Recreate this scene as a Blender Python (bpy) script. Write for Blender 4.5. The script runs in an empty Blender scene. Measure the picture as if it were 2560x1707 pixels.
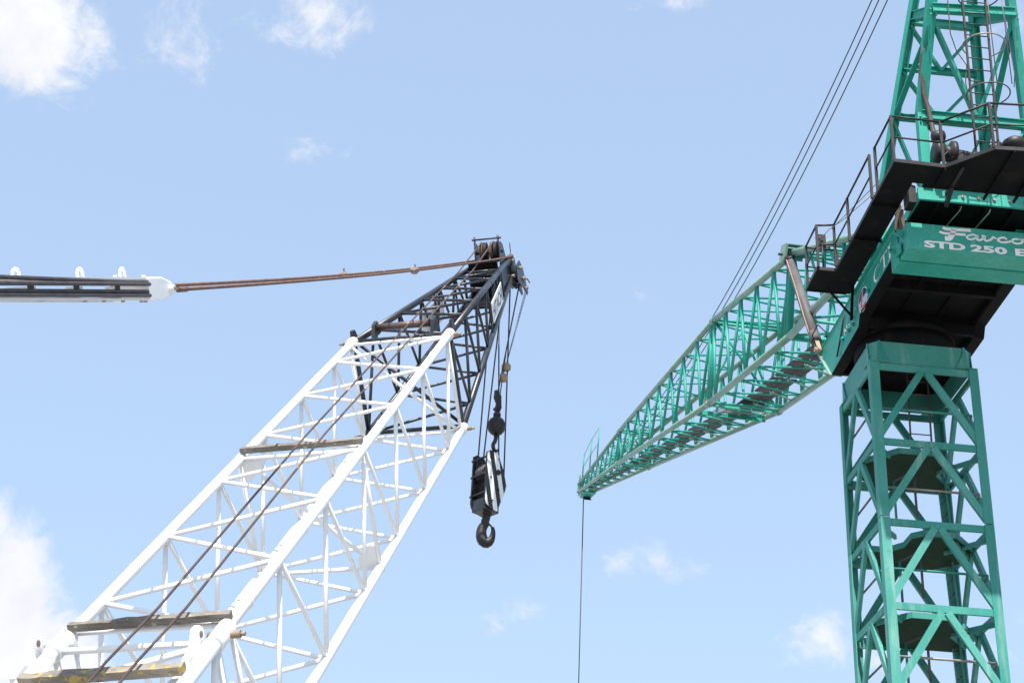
import bpy, bmesh, math, random
from mathutils import Vector as V, Matrix
random.seed(7)
sc = bpy.context.scene
R = math.radians

# ------------------------------------------------------------------ camera
CAM = V((0, 0, 1.6))
PITCH, ROLL = R(28.6455), R(2.9924)
_fw = V((0, math.cos(PITCH), math.sin(PITCH))); _rt = V((1, 0, 0)); _up = V((0, -math.sin(PITCH), math.cos(PITCH)))
_r2 = _rt*math.cos(ROLL) + _up*math.sin(ROLL); _u2 = -_rt*math.sin(ROLL) + _up*math.cos(ROLL)
cd = bpy.data.cameras.new('camera'); cam = bpy.data.objects.new('camera', cd); sc.collection.objects.link(cam)
m = Matrix((_r2, _u2, -_fw)).transposed().to_4x4(); m.translation = CAM
cam.matrix_world = m
cd.sensor_width = 36; cd.lens = 56.25; cd.clip_end = 5000; cd.clip_start = .1
sc.camera = cam

# ------------------------------------------------------------------ light, sky, exposure
SUN_DIR = V((-.06, -.58, .81)).normalized()          # towards the sun
sl = bpy.data.lights.new('sun', 'SUN'); sl.energy = 3.7; sl.angle = R(.53); sl.color = (1, .955, .89)
so = bpy.data.objects.new('sun', sl); sc.collection.objects.link(so)
so.rotation_euler = (-SUN_DIR).to_track_quat('-Z', 'Y').to_euler(); so.location = (-5, -30, 60)
sc.view_settings.view_transform = 'Standard'; sc.view_settings.look = 'None'; sc.view_settings.gamma = 1
sc.view_settings.use_curve_mapping = False
sc.view_settings.exposure = 1.17

world = bpy.data.worlds.new('World'); sc.world = world; world.use_nodes = True
nt = world.node_tree; nt.nodes.clear()
def wn(t, **k):
    n = nt.nodes.new(t)
    for a, b in k.items(): setattr(n, a, b)
    return n
L = nt.links.new
def wmath(op, a, b=None, c=None, clamp=False):
    n = wn('ShaderNodeMath', operation=op, use_clamp=clamp)
    for i, x in enumerate((a, b, c)):
        if x is None: continue
        if isinstance(x, (int, float)): n.inputs[i].default_value = x
        else: L(x, n.inputs[i])
    return n.outputs[0]
sky = wn('ShaderNodeTexSky', sky_type='NISHITA', sun_disc=False)
sky.sun_elevation = math.asin(SUN_DIR.z); sky.sun_rotation = math.atan2(SUN_DIR.x, SUN_DIR.y)
sky.altitude = 0; sky.air_density = 1.0; sky.dust_density = 1.6; sky.ozone_density = 1.0
tc = wn('ShaderNodeTexCoord')
DIR = tc.outputs['Generated']
sep = wn('ShaderNodeSeparateXYZ'); L(DIR, sep.inputs[0])
azi = wmath('ARCTAN2', sep.outputs[0], sep.outputs[1]); ele = wmath('ARCSINE', sep.outputs[2])
def wnoise(scale, detail, rough, dist=0., off=(0, 0, 0)):
    mp = wn('ShaderNodeMapping'); L(DIR, mp.inputs[0]); mp.inputs['Location'].default_value = off
    n = wn('ShaderNodeTexNoise'); L(mp.outputs[0], n.inputs['Vector'])
    n.inputs['Scale'].default_value = scale; n.inputs['Detail'].default_value = detail
    n.inputs['Roughness'].default_value = rough; n.inputs['Distortion'].default_value = dist
    return n.outputs['Fac']
fbm = wnoise(15, 10, .60, .25, (3.1, 1.7, 0))
fine = wnoise(48, 8, .68, .5, (1.3, 8.7, 0))
big = wnoise(2.3, 4, .55, 0, (2.3, 7.2, 4.6))
# clouds of the day: azimuth, elevation, half-widths (radians), weight
CLOUDS = [(-0.3826, 0.6400, 0.0720, 0.0430, 1.30), (-0.3465, 0.6205, 0.0300, 0.0180, 0.90), (-0.2754, 0.6540, 0.0360, 0.0290, 0.50), (-0.1677, 0.6848, 0.0560, 0.0240, 0.55),
    (-0.1525, 0.6109, 0.0400, 0.0120, 0.50), (-0.1650, 0.6240, 0.0300, 0.0080, 0.42), (-0.2486, 0.6000, 0.0320, 0.0090, 0.40), (0.1143, 0.7105, 0.0533, 0.0090, 0.68), (-0.3135, 0.3136, 0.0300, 0.0475, 1.35),
    (-0.2850, 0.2806, 0.0544, 0.0309, 1.45), (-0.3256, 0.3472, 0.0152, 0.0309, 1.05), (0.0960, 0.3675, 0.0240, 0.0140, 0.66), (0.1230, 0.3600, 0.0260, 0.0130, 0.58),
    (0.0993, 0.5307, 0.0165, 0.0160, 0.44), (0.2044, 0.3190, 0.0275, 0.0166, 0.60), (0.1335, 0.3071, 0.0240, 0.0130, 0.50), (0.3465, 0.6658, 0.0500, 0.0360, 0.60),
    (0.0144, 0.3329, 0.0300, 0.0140, 0.45), (0.3204, 0.3064, 0.0299, 0.0261, 0.56), (0.3256, 0.6185, 0.0437, 0.0214, 0.34), (0.0185, 0.4728, 0.0107, 0.0071, 0.28),
    (0.1980, 0.4548, 0.0159, 0.0095, 0.28), (0.2337, 0.3091, 0.0199, 0.0142, 0.42)]
mask = None
for cx, cy, rx, ry, wgt in CLOUDS:
    if wgt < .7: wgt += .10; rx *= 1.30; ry *= 1.30

    ax = wmath('DIVIDE', wmath('SUBTRACT', azi, cx), rx); ay = wmath('DIVIDE', wmath('SUBTRACT', ele, cy), ry)
    d2 = wmath('ADD', wmath('MULTIPLY', ax, ax), wmath('MULTIPLY', ay, ay))
    g = wmath('MULTIPLY', wmath('POWER', 2.718, wmath('MULTIPLY', d2, -.8)), wgt)
    mask = g if mask is None else wmath('MAXIMUM', mask, g)
# the same kind of cloud drifts over the rest of the sky
far = wn('ShaderNodeMapRange', interpolation_type='SMOOTHSTEP'); L(big, far.inputs[0]); far.inputs[1].default_value = .56; far.inputs[2].default_value = .72; far.inputs[4].default_value = .8
mask = wmath('MAXIMUM', mask, far.outputs[0])
dn = wmath('ADD', wmath('MULTIPLY', fbm, .66), wmath('MULTIPLY', fine, .34))
den = wmath('ADD', wmath('MULTIPLY', wmath('SUBTRACT', dn, .5), 1.75), wmath('SUBTRACT', wmath('MULTIPLY', mask, .66), .33))
mr = wn('ShaderNodeMapRange', interpolation_type='SMOOTHSTEP'); L(den, mr.inputs[0])
mr.inputs[1].default_value = 0; mr.inputs[2].default_value = .40; mr.inputs[3].default_value = 0; mr.inputs[4].default_value = .98
shade = wnoise(22, 5, .6, .2, (6.1, 3.7, 0))
ramp = wn('ShaderNodeMapRange'); L(shade, ramp.inputs[0]); ramp.inputs[1].default_value = .35; ramp.inputs[2].default_value = .65
ccol = wn('ShaderNodeMix', data_type='RGBA'); L(ramp.outputs[0], ccol.inputs[0])
ccol.inputs[6].default_value = (2.62, 2.67, 2.86, 1); ccol.inputs[7].default_value = (3.05, 3.05, 3.1, 1)
tint = wn('ShaderNodeMix', data_type='RGBA', blend_type='MULTIPLY'); tint.inputs[0].default_value = 1
L(sky.outputs[0], tint.inputs[6]); tint.inputs[7].default_value = (.97, .93, .83, 1)
# thin even high haze that pales the blue
veil = wn('ShaderNodeMix', data_type='RGBA'); veil.inputs[0].default_value = .68; L(tint.outputs[2], veil.inputs[6]); veil.inputs[7].default_value = (1.56, 2.07, 2.92, 1)
mixc = wn('ShaderNodeMix', data_type='RGBA'); L(mr.outputs[0], mixc.inputs[0]); L(veil.outputs[2], mixc.inputs[6]); L(ccol.outputs[2], mixc.inputs[7])
bg = wn('ShaderNodeBackground'); L(mixc.outputs[2], bg.inputs[0]); bg.inputs[1].default_value = .15
wo = wn('ShaderNodeOutputWorld'); L(bg.outputs[0], wo.inputs[0])
sc.cycles.max_bounces = 6

# ------------------------------------------------------------------ materials
def mat(name, c1, c2=None, scale=3., rough=.5, metal=0., spots=None, streak=None, bump=0., spec=.5, fine=None, vary=0.):
    mt = bpy.data.materials.new(name); mt.use_nodes = True
    t = mt.node_tree; b = t.nodes['Principled BSDF']; N = t.nodes.new; K = t.links.new
    b.inputs['Roughness'].default_value = rough; b.inputs['Metallic'].default_value = metal
    b.inputs['Specular IOR Level'].default_value = spec
    co = N('ShaderNodeTexCoord').outputs['Object']
    def noise(sc_, det=5, rg=.6, stretch=None, seed=0):
        src = co
        mp = N('ShaderNodeMapping'); K(co, mp.inputs[0]); mp.inputs['Location'].default_value = (seed*3.3, seed*1.7, seed*.9)
        if stretch: mp.inputs['Scale'].default_value = stretch
        n = N('ShaderNodeTexNoise'); K(mp.outputs[0], n.inputs['Vector']); n.inputs['Scale'].default_value = sc_
        n.inputs['Detail'].default_value = det; n.inputs['Roughness'].default_value = rg; return n.outputs['Fac']
    def rng(f, lo, hi):
        r = N('ShaderNodeMapRange'); r.interpolation_type = 'SMOOTHSTEP'; K(f, r.inputs[0]); r.inputs[1].default_value = lo; r.inputs[2].default_value = hi; return r.outputs[0]
    def mix(f, a, c):
        x = N('ShaderNodeMix'); x.data_type = 'RGBA'; K(f, x.inputs[0])
        for s, i in ((a, 6), (c, 7)):
            if isinstance(s, tuple): x.inputs[i].default_value = (*s, 1)
            else: K(s, x.inputs[i])
        return x.outputs[2]
    col = mix(rng(noise(scale), .35, .65), c1, c2 or c1)
    if fine: col = mix(rng(noise(fine[0], 6, .7, seed=5), .45, .75), col, fine[1])
    if streak: col = mix(rng(noise(streak[0], 4, .6, (1, 1, .12), 2), streak[2], streak[2]+.15), col, streak[1])
    if spots: col = mix(rng(noise(spots[0], 6, .65, seed=3), spots[2], spots[2]+.06), col, spots[1])
    if vary:
        oi = N('ShaderNodeObjectInfo'); hv = N('ShaderNodeHueSaturation'); K(col, hv.inputs['Color'])
        r1 = N('ShaderNodeMapRange'); K(oi.outputs['Random'], r1.inputs[0]); r1.inputs[3].default_value = 1-vary; r1.inputs[4].default_value = 1+vary*.7; K(r1.outputs[0], hv.inputs['Value'])
        r2 = N('ShaderNodeMapRange'); K(oi.outputs['Random'], r2.inputs[0]); r2.inputs[3].default_value = 1.04; r2.inputs[4].default_value = 1-vary*.6; K(r2.outputs[0], hv.inputs['Saturation'])
        col = hv.outputs[0]
    K(col, b.inputs['Base Color'])
    if bump:
        bp = N('ShaderNodeBump'); bp.inputs['Strength'].default_value = bump; bp.inputs['Distance'].default_value = .01
        K(noise(scale*9, 5, .6, seed=8), bp.inputs['Height']); K(bp.outputs[0], b.inputs['Normal'])
    return mt
M = {}
M['white'] = mat('white_paint', (.81, .81, .81), (.75, .755, .76), 2.5, .45, spots=(14, (.45, .36, .27), .80), streak=(5, (.70, .69, .67), .62), vary=.04)
M['black'] = mat('black_paint', (.014, .016, .021), (.024, .026, .033), 3, .36, spots=(12, (.10, .06, .04), .72), streak=(8, (.05, .05, .055), .58), vary=.15)
M['green'] = mat('green_paint', (.012, .272, .204), (.020, .315, .245), 1.7, .48, spec=.3, spots=(10, (.10, .09, .05), .73), streak=(6, (.055, .32, .25), .58), fine=(22, (.013, .205, .150)), vary=.14)
M['faded'] = mat('faded_green_paint', (.023, .230, .186), (.046, .275, .228), 1.1, .55, spec=.35, spots=(9, (.22, .165, .09), .635), streak=(5, (.125, .30, .25), .55), fine=(30, (.045, .17, .135)), bump=.15, vary=.14)
M['pale'] = mat('pale_green_paint', (.135, .275, .212), (.215, .33, .272), 1.3, .5, spots=(9, (.16, .12, .075), .68), streak=(4, (.27, .345, .295), .56), vary=.08)
M['steel'] = mat('dark_bare_steel', (.014, .013, .015), (.028, .024, .024), 4, .5, spec=.35, spots=(9, (.12, .07, .04), .68))
M['under'] = mat('black_bitumen_paint', (.004, .0043, .005), (.007, .0068, .007), 2, .75, spec=.12, spots=(4, (.035, .02, .012), .68), streak=(3, (.014, .010, .008), .55))
M['rust'] = mat('rusty_wire_rope', (.155, .078, .055), (.10, .054, .043), 6, .8, spots=(5, (.38, .26, .16), .64), bump=.5)
M['oldrope'] = mat('weathered_wire_rope', (.045, .031, .029), (.095, .060, .048), 1.1, .8, spots=(1.2, (.36, .26, .17), .60), bump=.5)
M['rope'] = mat('greased_wire_rope', (.030, .026, .026), (.055, .045, .042), 8, .55, spots=(11, (.14, .09, .07), .70), bump=.4)
M['bronze'] = mat('tan_bare_metal', (.34, .25, .17), (.25, .19, .14), 8, .55, spots=(20, (.12, .08, .06), .62))
M['clampm'] = mat('corroded_clamp', (.17, .13, .11), (.26, .22, .19), 14, .7, spots=(30, (.10, .05, .035), .55))
M['hose'] = mat('brown_rubber_pipe', (.115, .070, .058), (.085, .055, .05), 4, .38)
M['strutm'] = mat('grey_strut_paint', (.085, .076, .078), (.115, .104, .105), 3, .62, spec=.3, spots=(9, (.09, .06, .05), .66))
M['wood'] = mat('weathered_wood', (.125, .108, .09), (.20, .18, .155), 2, .9, bump=.8, fine=(45, (.060, .050, .042)), spots=(22, (.46, .46, .27), .605))
M['mossy'] = mat('lichen_wood', (.16, .14, .115), (.25, .22, .18), 2, .9, bump=.8, fine=(38, (.08, .065, .05)), spots=(13, (.38, .28, .08), .545))
for k_ in ('wood', 'mossy'):
    for n_ in M[k_].node_tree.nodes:
        if n_.type == 'MAPPING' and abs(n_.inputs['Location'].default_value[0]-16.5) < .01: n_.inputs['Scale'].default_value = (.10, 1, 1); n_.inputs['Rotation'].default_value = (0, 0, R(13))
M['letter'] = mat('white_lettering', (.76, .76, .76), (.68, .69, .69), 4, .55, spots=(26, (.22, .40, .34), .70))
M['navy'] = mat('navy_print', (.012, .022, .10), None, 4, .5)
M['redp'] = mat('red_print', (.60, .06, .04), (.55, .12, .07), 4, .5)
M['skyp'] = mat('pale_blue_print', (.42, .47, .62), (.55, .58, .68), 20, .5)
M['grille'] = mat('radiator_fins', (.29, .235, .18), (.22, .17, .125), 6, .6)
M['concrete'] = mat('concrete_yard', (.23, .225, .215), (.29, .285, .275), .25, .9, fine=(3, (.20, .195, .19)))
M['glassy'] = mat('zinc_edge', (.30, .29, .29), (.22, .20, .19), 5, .45, metal=.3)

# ------------------------------------------------------------------ mesh builder
class MB:
    def __init__(s): s.v = []; s.f = []; s.sm = []
    def add(s, vs, fs, smooth=False):
        o = len(s.v); s.v += [V(x) for x in vs]; s.f += [[i+o for i in f] for f in fs]; s.sm += [smooth]*len(fs); return s
    def beam(s, p, q, w, h, up=(0, 0, 1)):
        p, q, up = V(p), V(q), V(up); d = (q-p).normalized(); sd = d.cross(up).normalized(); u = sd.cross(d).normalized()
        a, b = sd*w/2, u*h/2
        return s.add([p-a-b, p+a-b, p+a+b, p-a+b, q-a-b, q+a-b, q+a+b, q-a+b], [(0, 3, 2, 1), (4, 5, 6, 7), (0, 1, 5, 4), (1, 2, 6, 5), (2, 3, 7, 6), (3, 0, 4, 7)])
    def ext(s, poly, d, smooth=False):
        poly = [V(x) for x in poly]; d = V(d); n = len(poly)
        return s.add(poly+[x+d for x in poly], [list(range(n))[::-1], list(range(n, 2*n))]+[[i, (i+1) % n, (i+1) % n+n, i+n] for i in range(n)], smooth)
    def angle(s, p, q, ux, uy, leg, t):
        p, q, ux, uy = V(p), V(q), V(ux), V(uy)
        return s.ext([p, p+ux*leg, p+ux*leg+uy*t, p+ux*t+uy*t, p+ux*t+uy*leg, p+uy*leg], q-p)
    def ibeam(s, p, q, h, w, t=.014, up=(0, 0, 1)):
        p, q, up = V(p), V(q), V(up); d = (q-p).normalized(); x = d.cross(up).normalized(); u = x.cross(d).normalized()
        c = [(-w/2, -h/2), (w/2, -h/2), (w/2, -h/2+t), (t/2, -h/2+t), (t/2, h/2-t), (w/2, h/2-t), (w/2, h/2), (-w/2, h/2), (-w/2, h/2-t), (-t/2, h/2-t), (-t/2, -h/2+t), (-w/2, -h/2+t)]
        return s.ext([p+x*a+u*b for a, b in c], q-p)
    def tube(s, p, q, r, n=10, r2=None):
        p, q = V(p), V(q); r2 = r if r2 is None else r2; d = (q-p).normalized(); x = d.orthogonal().normalized(); y = d.cross(x)
        ring = [(math.cos(6.28319*i/n), math.sin(6.28319*i/n)) for i in range(n)]
        o = len(s.v); s.v += [p+(x*c+y*k)*r for c, k in ring]+[q+(x*c+y*k)*r2 for c, k in ring]
        s.f += [[o+i, o+(i+1) % n, o+n+(i+1) % n, o+n+i] for i in range(n)]; s.sm += [True]*n
        s.f += [[o+i for i in range(n)][::-1], [o+n+i for i in range(n)]]; s.sm += [False]*2; return s
    def sweep(s, pts, r, n=8, closed=False):
        pts = [V(p) for p in pts]; o = len(s.v); m_ = len(pts); x = None
        for i, p in enumerate(pts):
            if closed: d = (pts[(i+1) % m_]-pts[i-1]).normalized()
            else: d = (pts[min(i+1, m_-1)]-pts[max(i-1, 0)]).normalized()
            x = d.orthogonal().normalized() if x is None else (x-d*x.dot(d)).normalized()
            y = d.cross(x); rr = r[i] if isinstance(r, (list, tuple)) else r
            s.v += [p+(x*math.cos(6.28319*k/n)+y*math.sin(6.28319*k/n))*rr for k in range(n)]
        for i in range(m_ if closed else m_-1):
            j = (i+1) % m_
            s.f += [[o+i*n+k, o+i*n+(k+1) % n, o+j*n+(k+1) % n, o+j*n+k] for k in range(n)]; s.sm += [True]*n
        if not closed: s.f += [[o+k for k in range(n)][::-1], [o+(m_-1)*n+k for k in range(n)]]; s.sm += [False]*2
        return s
    def lathe(s, c, ax, prof, n=16, x0=None):
        c, ax = V(c), V(ax).normalized(); x = V(x0) if x0 else ax.orthogonal().normalized(); y = ax.cross(x); o = len(s.v)
        for r, h in prof: s.v += [c+ax*h+(x*math.cos(6.28319*k/n)+y*math.sin(6.28319*k/n))*r for k in range(n)]
        for i in range(len(prof)-1):
            s.f += [[o+i*n+k, o+i*n+(k+1) % n, o+(i+1)*n+(k+1) % n, o+(i+1)*n+k] for k in range(n)]; s.sm += [n > 8]*n
        s.f += [[o+k for k in range(n)][::-1], [o+(len(prof)-1)*n+k for k in range(n)]]; s.sm += [False]*2; return s
    def build(s, name, material, parent=None, bev=0.):
        off = parent_world(parent)
        me = bpy.data.meshes.new(name); me.from_pydata([tuple(x-off) for x in s.v], [], s.f)
        me.polygons.foreach_set('use_smooth', s.sm)
        b = bmesh.new(); b.from_mesh(me); bmesh.ops.recalc_face_normals(b, faces=b.faces); b.to_mesh(me); b.free()
        me.materials.append(M[material] if isinstance(material, str) else material)
        ob = bpy.data.objects.new(name, me); sc.collection.objects.link(ob)
        if parent is not None: ob.parent = parent
        else: ob.location = (0, 0, 0)
        if bev:
            md = ob.modifiers.new('bevel', 'BEVEL'); md.width = bev; md.segments = 2; md.limit_method = 'ANGLE'
        return ob
def parent_world(p):
    o = V((0, 0, 0))
    while p is not None: o += p.location; p = p.parent
    return o
def empty(name, loc=None, parent=None):
    e = bpy.data.objects.new(name, None); sc.collection.objects.link(e); e.empty_display_size = .2
    if parent: e.parent = parent
    if loc is not None: e.location = V(loc)-parent_world(parent)
    return e
def tag(o, label, cat, group=None):
    o['label'] = label; o['category'] = cat
    if group: o['group'] = group
    return o
def single(name, mb, material, loc, label, cat, group=None):
    loc = V(loc); mb.v = [x-loc for x in mb.v]
    o = mb.build(name, material); o.location = loc; return tag(o, label, cat, group)
def tb(name, p, q, r, material, parent, n=10): return MB().tube(p, q, r, n).build(name, material, parent)
def bm_(name, p, q, w, h, material, parent, up=(0, 0, 1)): return MB().beam(p, q, w, h, up).build(name, material, parent)
def lerp(p, q, t): return V(p)*(1-t)+V(q)*t
def text_mb(body, origin, xd, yd, h, width=None, bold=0., depth=.006):
    cu = bpy.data.curves.new('lettering', 'FONT'); cu.body = body; cu.size = 1; cu.offset = bold; cu.resolution_u = 3
    ob = bpy.data.objects.new('lettering', cu); sc.collection.objects.link(ob)
    dg = bpy.context.evaluated_depsgraph_get(); dg.update()
    me = bpy.data.meshes.new_from_object(ob.evaluated_get(dg)); bpy.data.objects.remove(ob); bpy.data.curves.remove(cu)
    xs = [v.co.x for v in me.vertices]; ys = [v.co.y for v in me.vertices]
    x0, x1, y0, y1 = min(xs), max(xs), min(ys), max(ys)
    sx = (width/(x1-x0)) if width else h/(y1-y0)
    mb = MB(); xd, yd, origin = V(xd), V(yd), V(origin)
    mb.add([origin+xd*((v.co.x-x0)*sx)+yd*((v.co.y-y0)*h/(y1-y0)) for v in me.vertices], [list(p.vertices) for p in me.polygons])
    bpy.data.meshes.remove(me); return mb
def stroke_mb(mb, pts, w, origin, xd, yd, n=8):
    # flat brush stroke through 2-D points (smoothed), width w
    origin, xd, yd = V(origin), V(xd), V(yd); P = [V((a, b, 0)) for a, b in pts]; out = []
    for i in range(len(P)-1):
        a, b, c, d = P[max(i-1, 0)], P[i], P[i+1], P[min(i+2, len(P)-1)]
        for k in range(n):
            t = k/n; out.append(.5*((2*b)+(c-a)*t+(2*a-5*b+4*c-d)*t*t+(3*b-a-3*c+d)*t**3))
    out.append(P[-1]); vs = []
    for i, p in enumerate(out):
        d = (out[min(i+1, len(out)-1)]-out[max(i-1, 0)]); d = d.normalized() if d.length > 0 else V((1, 0, 0)); nrm = V((-d.y, d.x, 0))*(w/2)
        for q in (p+nrm, p-nrm): vs.append(origin+xd*q.x+yd*q.y)
    mb.add(vs, [[2*i, 2*i+1, 2*i+3, 2*i+2] for i in range(len(out)-1)]); return mb

# ------------------------------------------------------------------ frames of reference
# white boom: a across, b through its depth, s along (up)
BO = V((-2.25214, 19.74771, 12.20592)); az, el, rb = R(11.10258), R(43.56673), R(-2.67986)
bu = V((math.sin(az)*math.cos(el), math.cos(az)*math.cos(el), math.sin(el))); _v0 = V((math.cos(az), -math.sin(az), 0)); _w0 = bu.cross(_v0)
bv = _v0*math.cos(rb)+_w0*math.sin(rb); bw = _w0*math.cos(rb)-_v0*math.sin(rb)
W, D = 1.4, 1.376
def B(a, b, s): return BO+bv*a+bw*b+bu*s
# green crane: a right, b away, z up
yaw = R(4.1283); TX = V((math.cos(yaw), math.sin(yaw), 0)); TY = V((-math.sin(yaw), math.cos(yaw), 0)); TZ = V((0, 0, 1))
TN = V((6.79861, 26.64847, 0))
def T(a, b, z): return TN+TX*a+TY*b+TZ*z
# green jib
ju = V((-.134, .959, .248)).normalized(); jv = V((.99, .138, 0)).normalized(); jn = jv.cross(ju).normalized(); JC = V((6.422, 38.633, 22.306))
def J(x, y, s): return JC+jv*x+jn*y+ju*s

# ------------------------------------------------------------------ ground
gm = MB(); gm.add([(-900, -900, 0), (900, -900, 0), (900, 900, 0), (-900, 900, 0)], [(0, 1, 2, 3)])
g = gm.build('ground', 'concrete'); g['kind'] = 'structure'

# ================================================================== WHITE BOOM
boom = empty('crane_boom', B(W/2, D/2, -15.2))
tag(boom, 'white tubular lattice crane boom with a black tapered tip, rising from the lower left', 'crane boom')
CH = {'A': (0, 0), 'B': (W, 0), 'C': (W, D), 'D': (0, D)}
def Bc(k, s): return B(CH[k][0], CH[k][1], s)
SE = -9.56
sec = empty('white_section', B(W/2, D/2, SE), boom); sec['label'] = 'long white lattice section of the boom'
NA = [-(.92+1.572*k) for k in range(6)]; NB = [-(1.70+1.575*k) for k in range(5)]
def lacing_section(par, s0, s1, nA, nB, rch, rl, matn):
    for k in 'ABCD': tb('chord', Bc(k, s0), Bc(k, s1), rch, matn, par, 14)
    for p, q in (('A', 'B'), ('C', 'B'), ('A', 'D'), ('C', 'D')):
        seq = [(q, s0-.06)]
        for i in range(max(len(nA), len(nB))):
            if i < len(nA): seq.append((p, nA[i]))
            if i < len(nB): seq.append((q, nB[i]))
        seq.append((q if seq[-1][0] == p else p, s1+.1))
        for (k1, a), (k2, b_) in zip(seq, seq[1:]): tb('lacing', Bc(k1, a), Bc(k2, b_), rl, matn, par, 8)
        for s in (s0-.05, s1+.16):
            if (p, q) in (('A', 'B'), ('C', 'D'), ('C', 'B'), ('A', 'D')): tb('cross_bar', Bc(p, s), Bc(q, s), rl, matn, par, 8)
lacing_section(sec, 0, SE, NA, NB, .053, .0245, 'white')
# middle stiffening frame
SM = -4.93
for p, q in (('A', 'B'), ('C', 'D'), ('A', 'D'), ('B', 'C')): tb('cross_bar', Bc(p, SM), Bc(q, SM), .0265, 'white', sec, 8)
tb('diagonal_tie', lerp(Bc('A', SM), Bc('C', SM), .16), lerp(Bc('A', SM), Bc('C', SM), .87), .026, 'white', sec, 8)
tb('diagonal_tie', Bc('A', -.08), Bc('C', -.08), .026, 'white', sec, 8)
for k, o1, o2 in (('A', 1, 1), ('C', -1, -1), ('D', 1, -1)):
    a, b = CH[k]
    poly = [B(a, b, SM), B(a+.22*o1, b, SM), B(a+.25*o1, b+.11*o2, SM), B(a+.16*o1, b+.19*o2, SM), B(a+.08*o1, b+.27*o2, SM), B(a, b+.25*o2, SM)]
    MB().ext(poly, bu*.012).build('gusset_plate', 'white', sec)
# weld collars and pin joints on the chords
for k, ss in (('B', (-1.0, -2.55, -4.0, -4.75, -5.15, -5.9, -6.55, -7.25, -8.2, -8.95)), ('A', (-1.7, -4.9, -8.0)), ('C', (-2.0, -4.93, -8.2))):
    for s in ss: tb('weld_collar', Bc(k, s), Bc(k, s-.018), .0605, 'white', sec, 14)
for k, sg in (('A', -1), ('B', 1), ('C', 1), ('D', -1)):
    c = Bc(k, .05)
    pn = MB().tube(c-bv*.10*sg, c+bv*.13*sg, .028, 10).tube(c+bv*.13*sg, c+bv*.18*sg, .018, 8); pn.build('joint_pin', 'bronze', sec)
    MB().tube(Bc(k, .14), Bc(k, -.06), .074, 14).build('joint_sleeve', 'white' if k in 'ABC' else 'black', sec)

# ---- lower (foot) section
low = empty('foot_section', B(W/2, D/2, -15.2), boom); low['label'] = 'white foot section of the boom with lug plates'
S0, S1 = SE-.14, -15.2
nA2 = [S0-.9-1.55*k for k in range(3)]; nB2 = [S0-1.65-1.55*k for k in range(3)]
lacing_section(low, S0, S1, nA2, nB2, .062, .03, 'white')
for k, sg in (('A', -1), ('B', 1), ('C', 1), ('D', -1)):
    MB().tube(Bc(k, S0+.24), Bc(k, S0-.1), .082, 14).build('joint_sleeve', 'white', low)
    c = Bc(k, S0+.1); MB().tube(c-bv*.12*sg, c+bv*.16*sg, .034, 10).tube(c+bv*.16*sg, c+bv*.2*sg, .02, 8).build('joint_pin', 'bronze' if k != 'A' else 'white', low)
def lug(a, s0, t=.035):
    # upright pendant-lug plate with an eye, standing on the upper chord
    prof = [(-.30, .05), (.02, .06), (.03, -.02), (.02, -.14), (-.04, -.19), (-.12, -.19), (-.18, -.14), (-.25, -.06), (-.6, .0), (-.6, .05)]
    return MB().ext([B(a-t/2, y*.82, s0+x*.85) for x, y in prof], bv*t)
for a in (-.15, W-.14):
    lg = lug(a, S0+.0, .05).build('lug_plate', 'white', low)
    c = B(a, -.09, S0-.068)
    MB().tube(c-bv*.035, c+bv*.035, .052, 16).build('lug_eye', 'white', lg)
    MB().tube(c-bv*.042, c+bv*.042, .028, 14).build('eye_bore', 'hose', lg)
    bm_('lug_stay', B(a, .03, S0-.2), B(a+.15, .03, S0-.2), .12, .03, 'white', lg, bw)
for a, sg in ((0, 1), (W, -1)):
    poly = [B(a+.05*sg, .0, S0-.12), B(a+.07*sg, .0, S0-.2), B(a+.26*sg, .0, S0-1.3), B(a+.28*sg, .0, S0-2.2), B(a+.03*sg, .0, S0-2.2)]
    MB().ext(poly, bw*.02).build('web_plate', 'white', low)
MB().ext([B(.24, .02, S0-.98), B(W-.24, .02, S0-.98), B(W-.24, .02, S0-2.1), B(.24, .02, S0-2.1)], bw*.02).build('web_plate', 'white', low)
for a in (.48, .98):
    MB().ext([B(a-.11, -.04, S0-.98), B(a+.11, -.04, S0-.98), B(a+.13, -.04, S0-1.25), B(a-.13, -.04, S0-1.25)], bw*.055).build('plank_bracket', 'white', low)

# ---- black tip section
tip = empty('tip_section', B(W/2, D/2, 0), boom); tip['label'] = 'black tapered tip section of the boom'
TL = 7.957; ac = W/2+.0349; wt = .4675
TP = {'A': (ac-wt/2, .506), 'B': (ac+wt/2, .506), 'C': (ac+wt/2, .816), 'D': (ac-wt/2, .816)}
def Kp(k, s):
    t = s/TL; a, b = CH[k]; c, d = TP[k]; return B(a+(c-a)*t, b+(d-b)*t, s)
for k in 'ABCD': tb('chord', Kp(k, .12), Kp(k, TL), .050, 'black', tip, 14)
nA3 = [1.05, 2.35, 3.55, 4.65, 5.65]; nB3 = [.15, 1.70, 2.95, 4.10, 5.15, 6.1]
for p, q in (('A', 'B'), ('C', 'B'), ('A', 'D'), ('C', 'D')):
    seq = []
    for i in range(6):
        seq.append((q, nB3[i]))
        if i < 5: seq.append((p, nA3[i]))
    for (k1, a), (k2, b_) in zip(seq, seq[1:]): tb('lacing', Kp(k1, a), Kp(k2, b_), .0225, 'black', tip, 8)
    tb('cross_bar', Kp(p, .16), Kp(q, .16), .032, 'black', tip, 8)
    tb('cross_bar', Kp(p, 6.25), Kp(q, 6.25), .024, 'black', tip, 8)
tb('diagonal_tie', Kp('A', .2), Kp('C', .2), .026, 'black', tip, 8)
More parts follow.
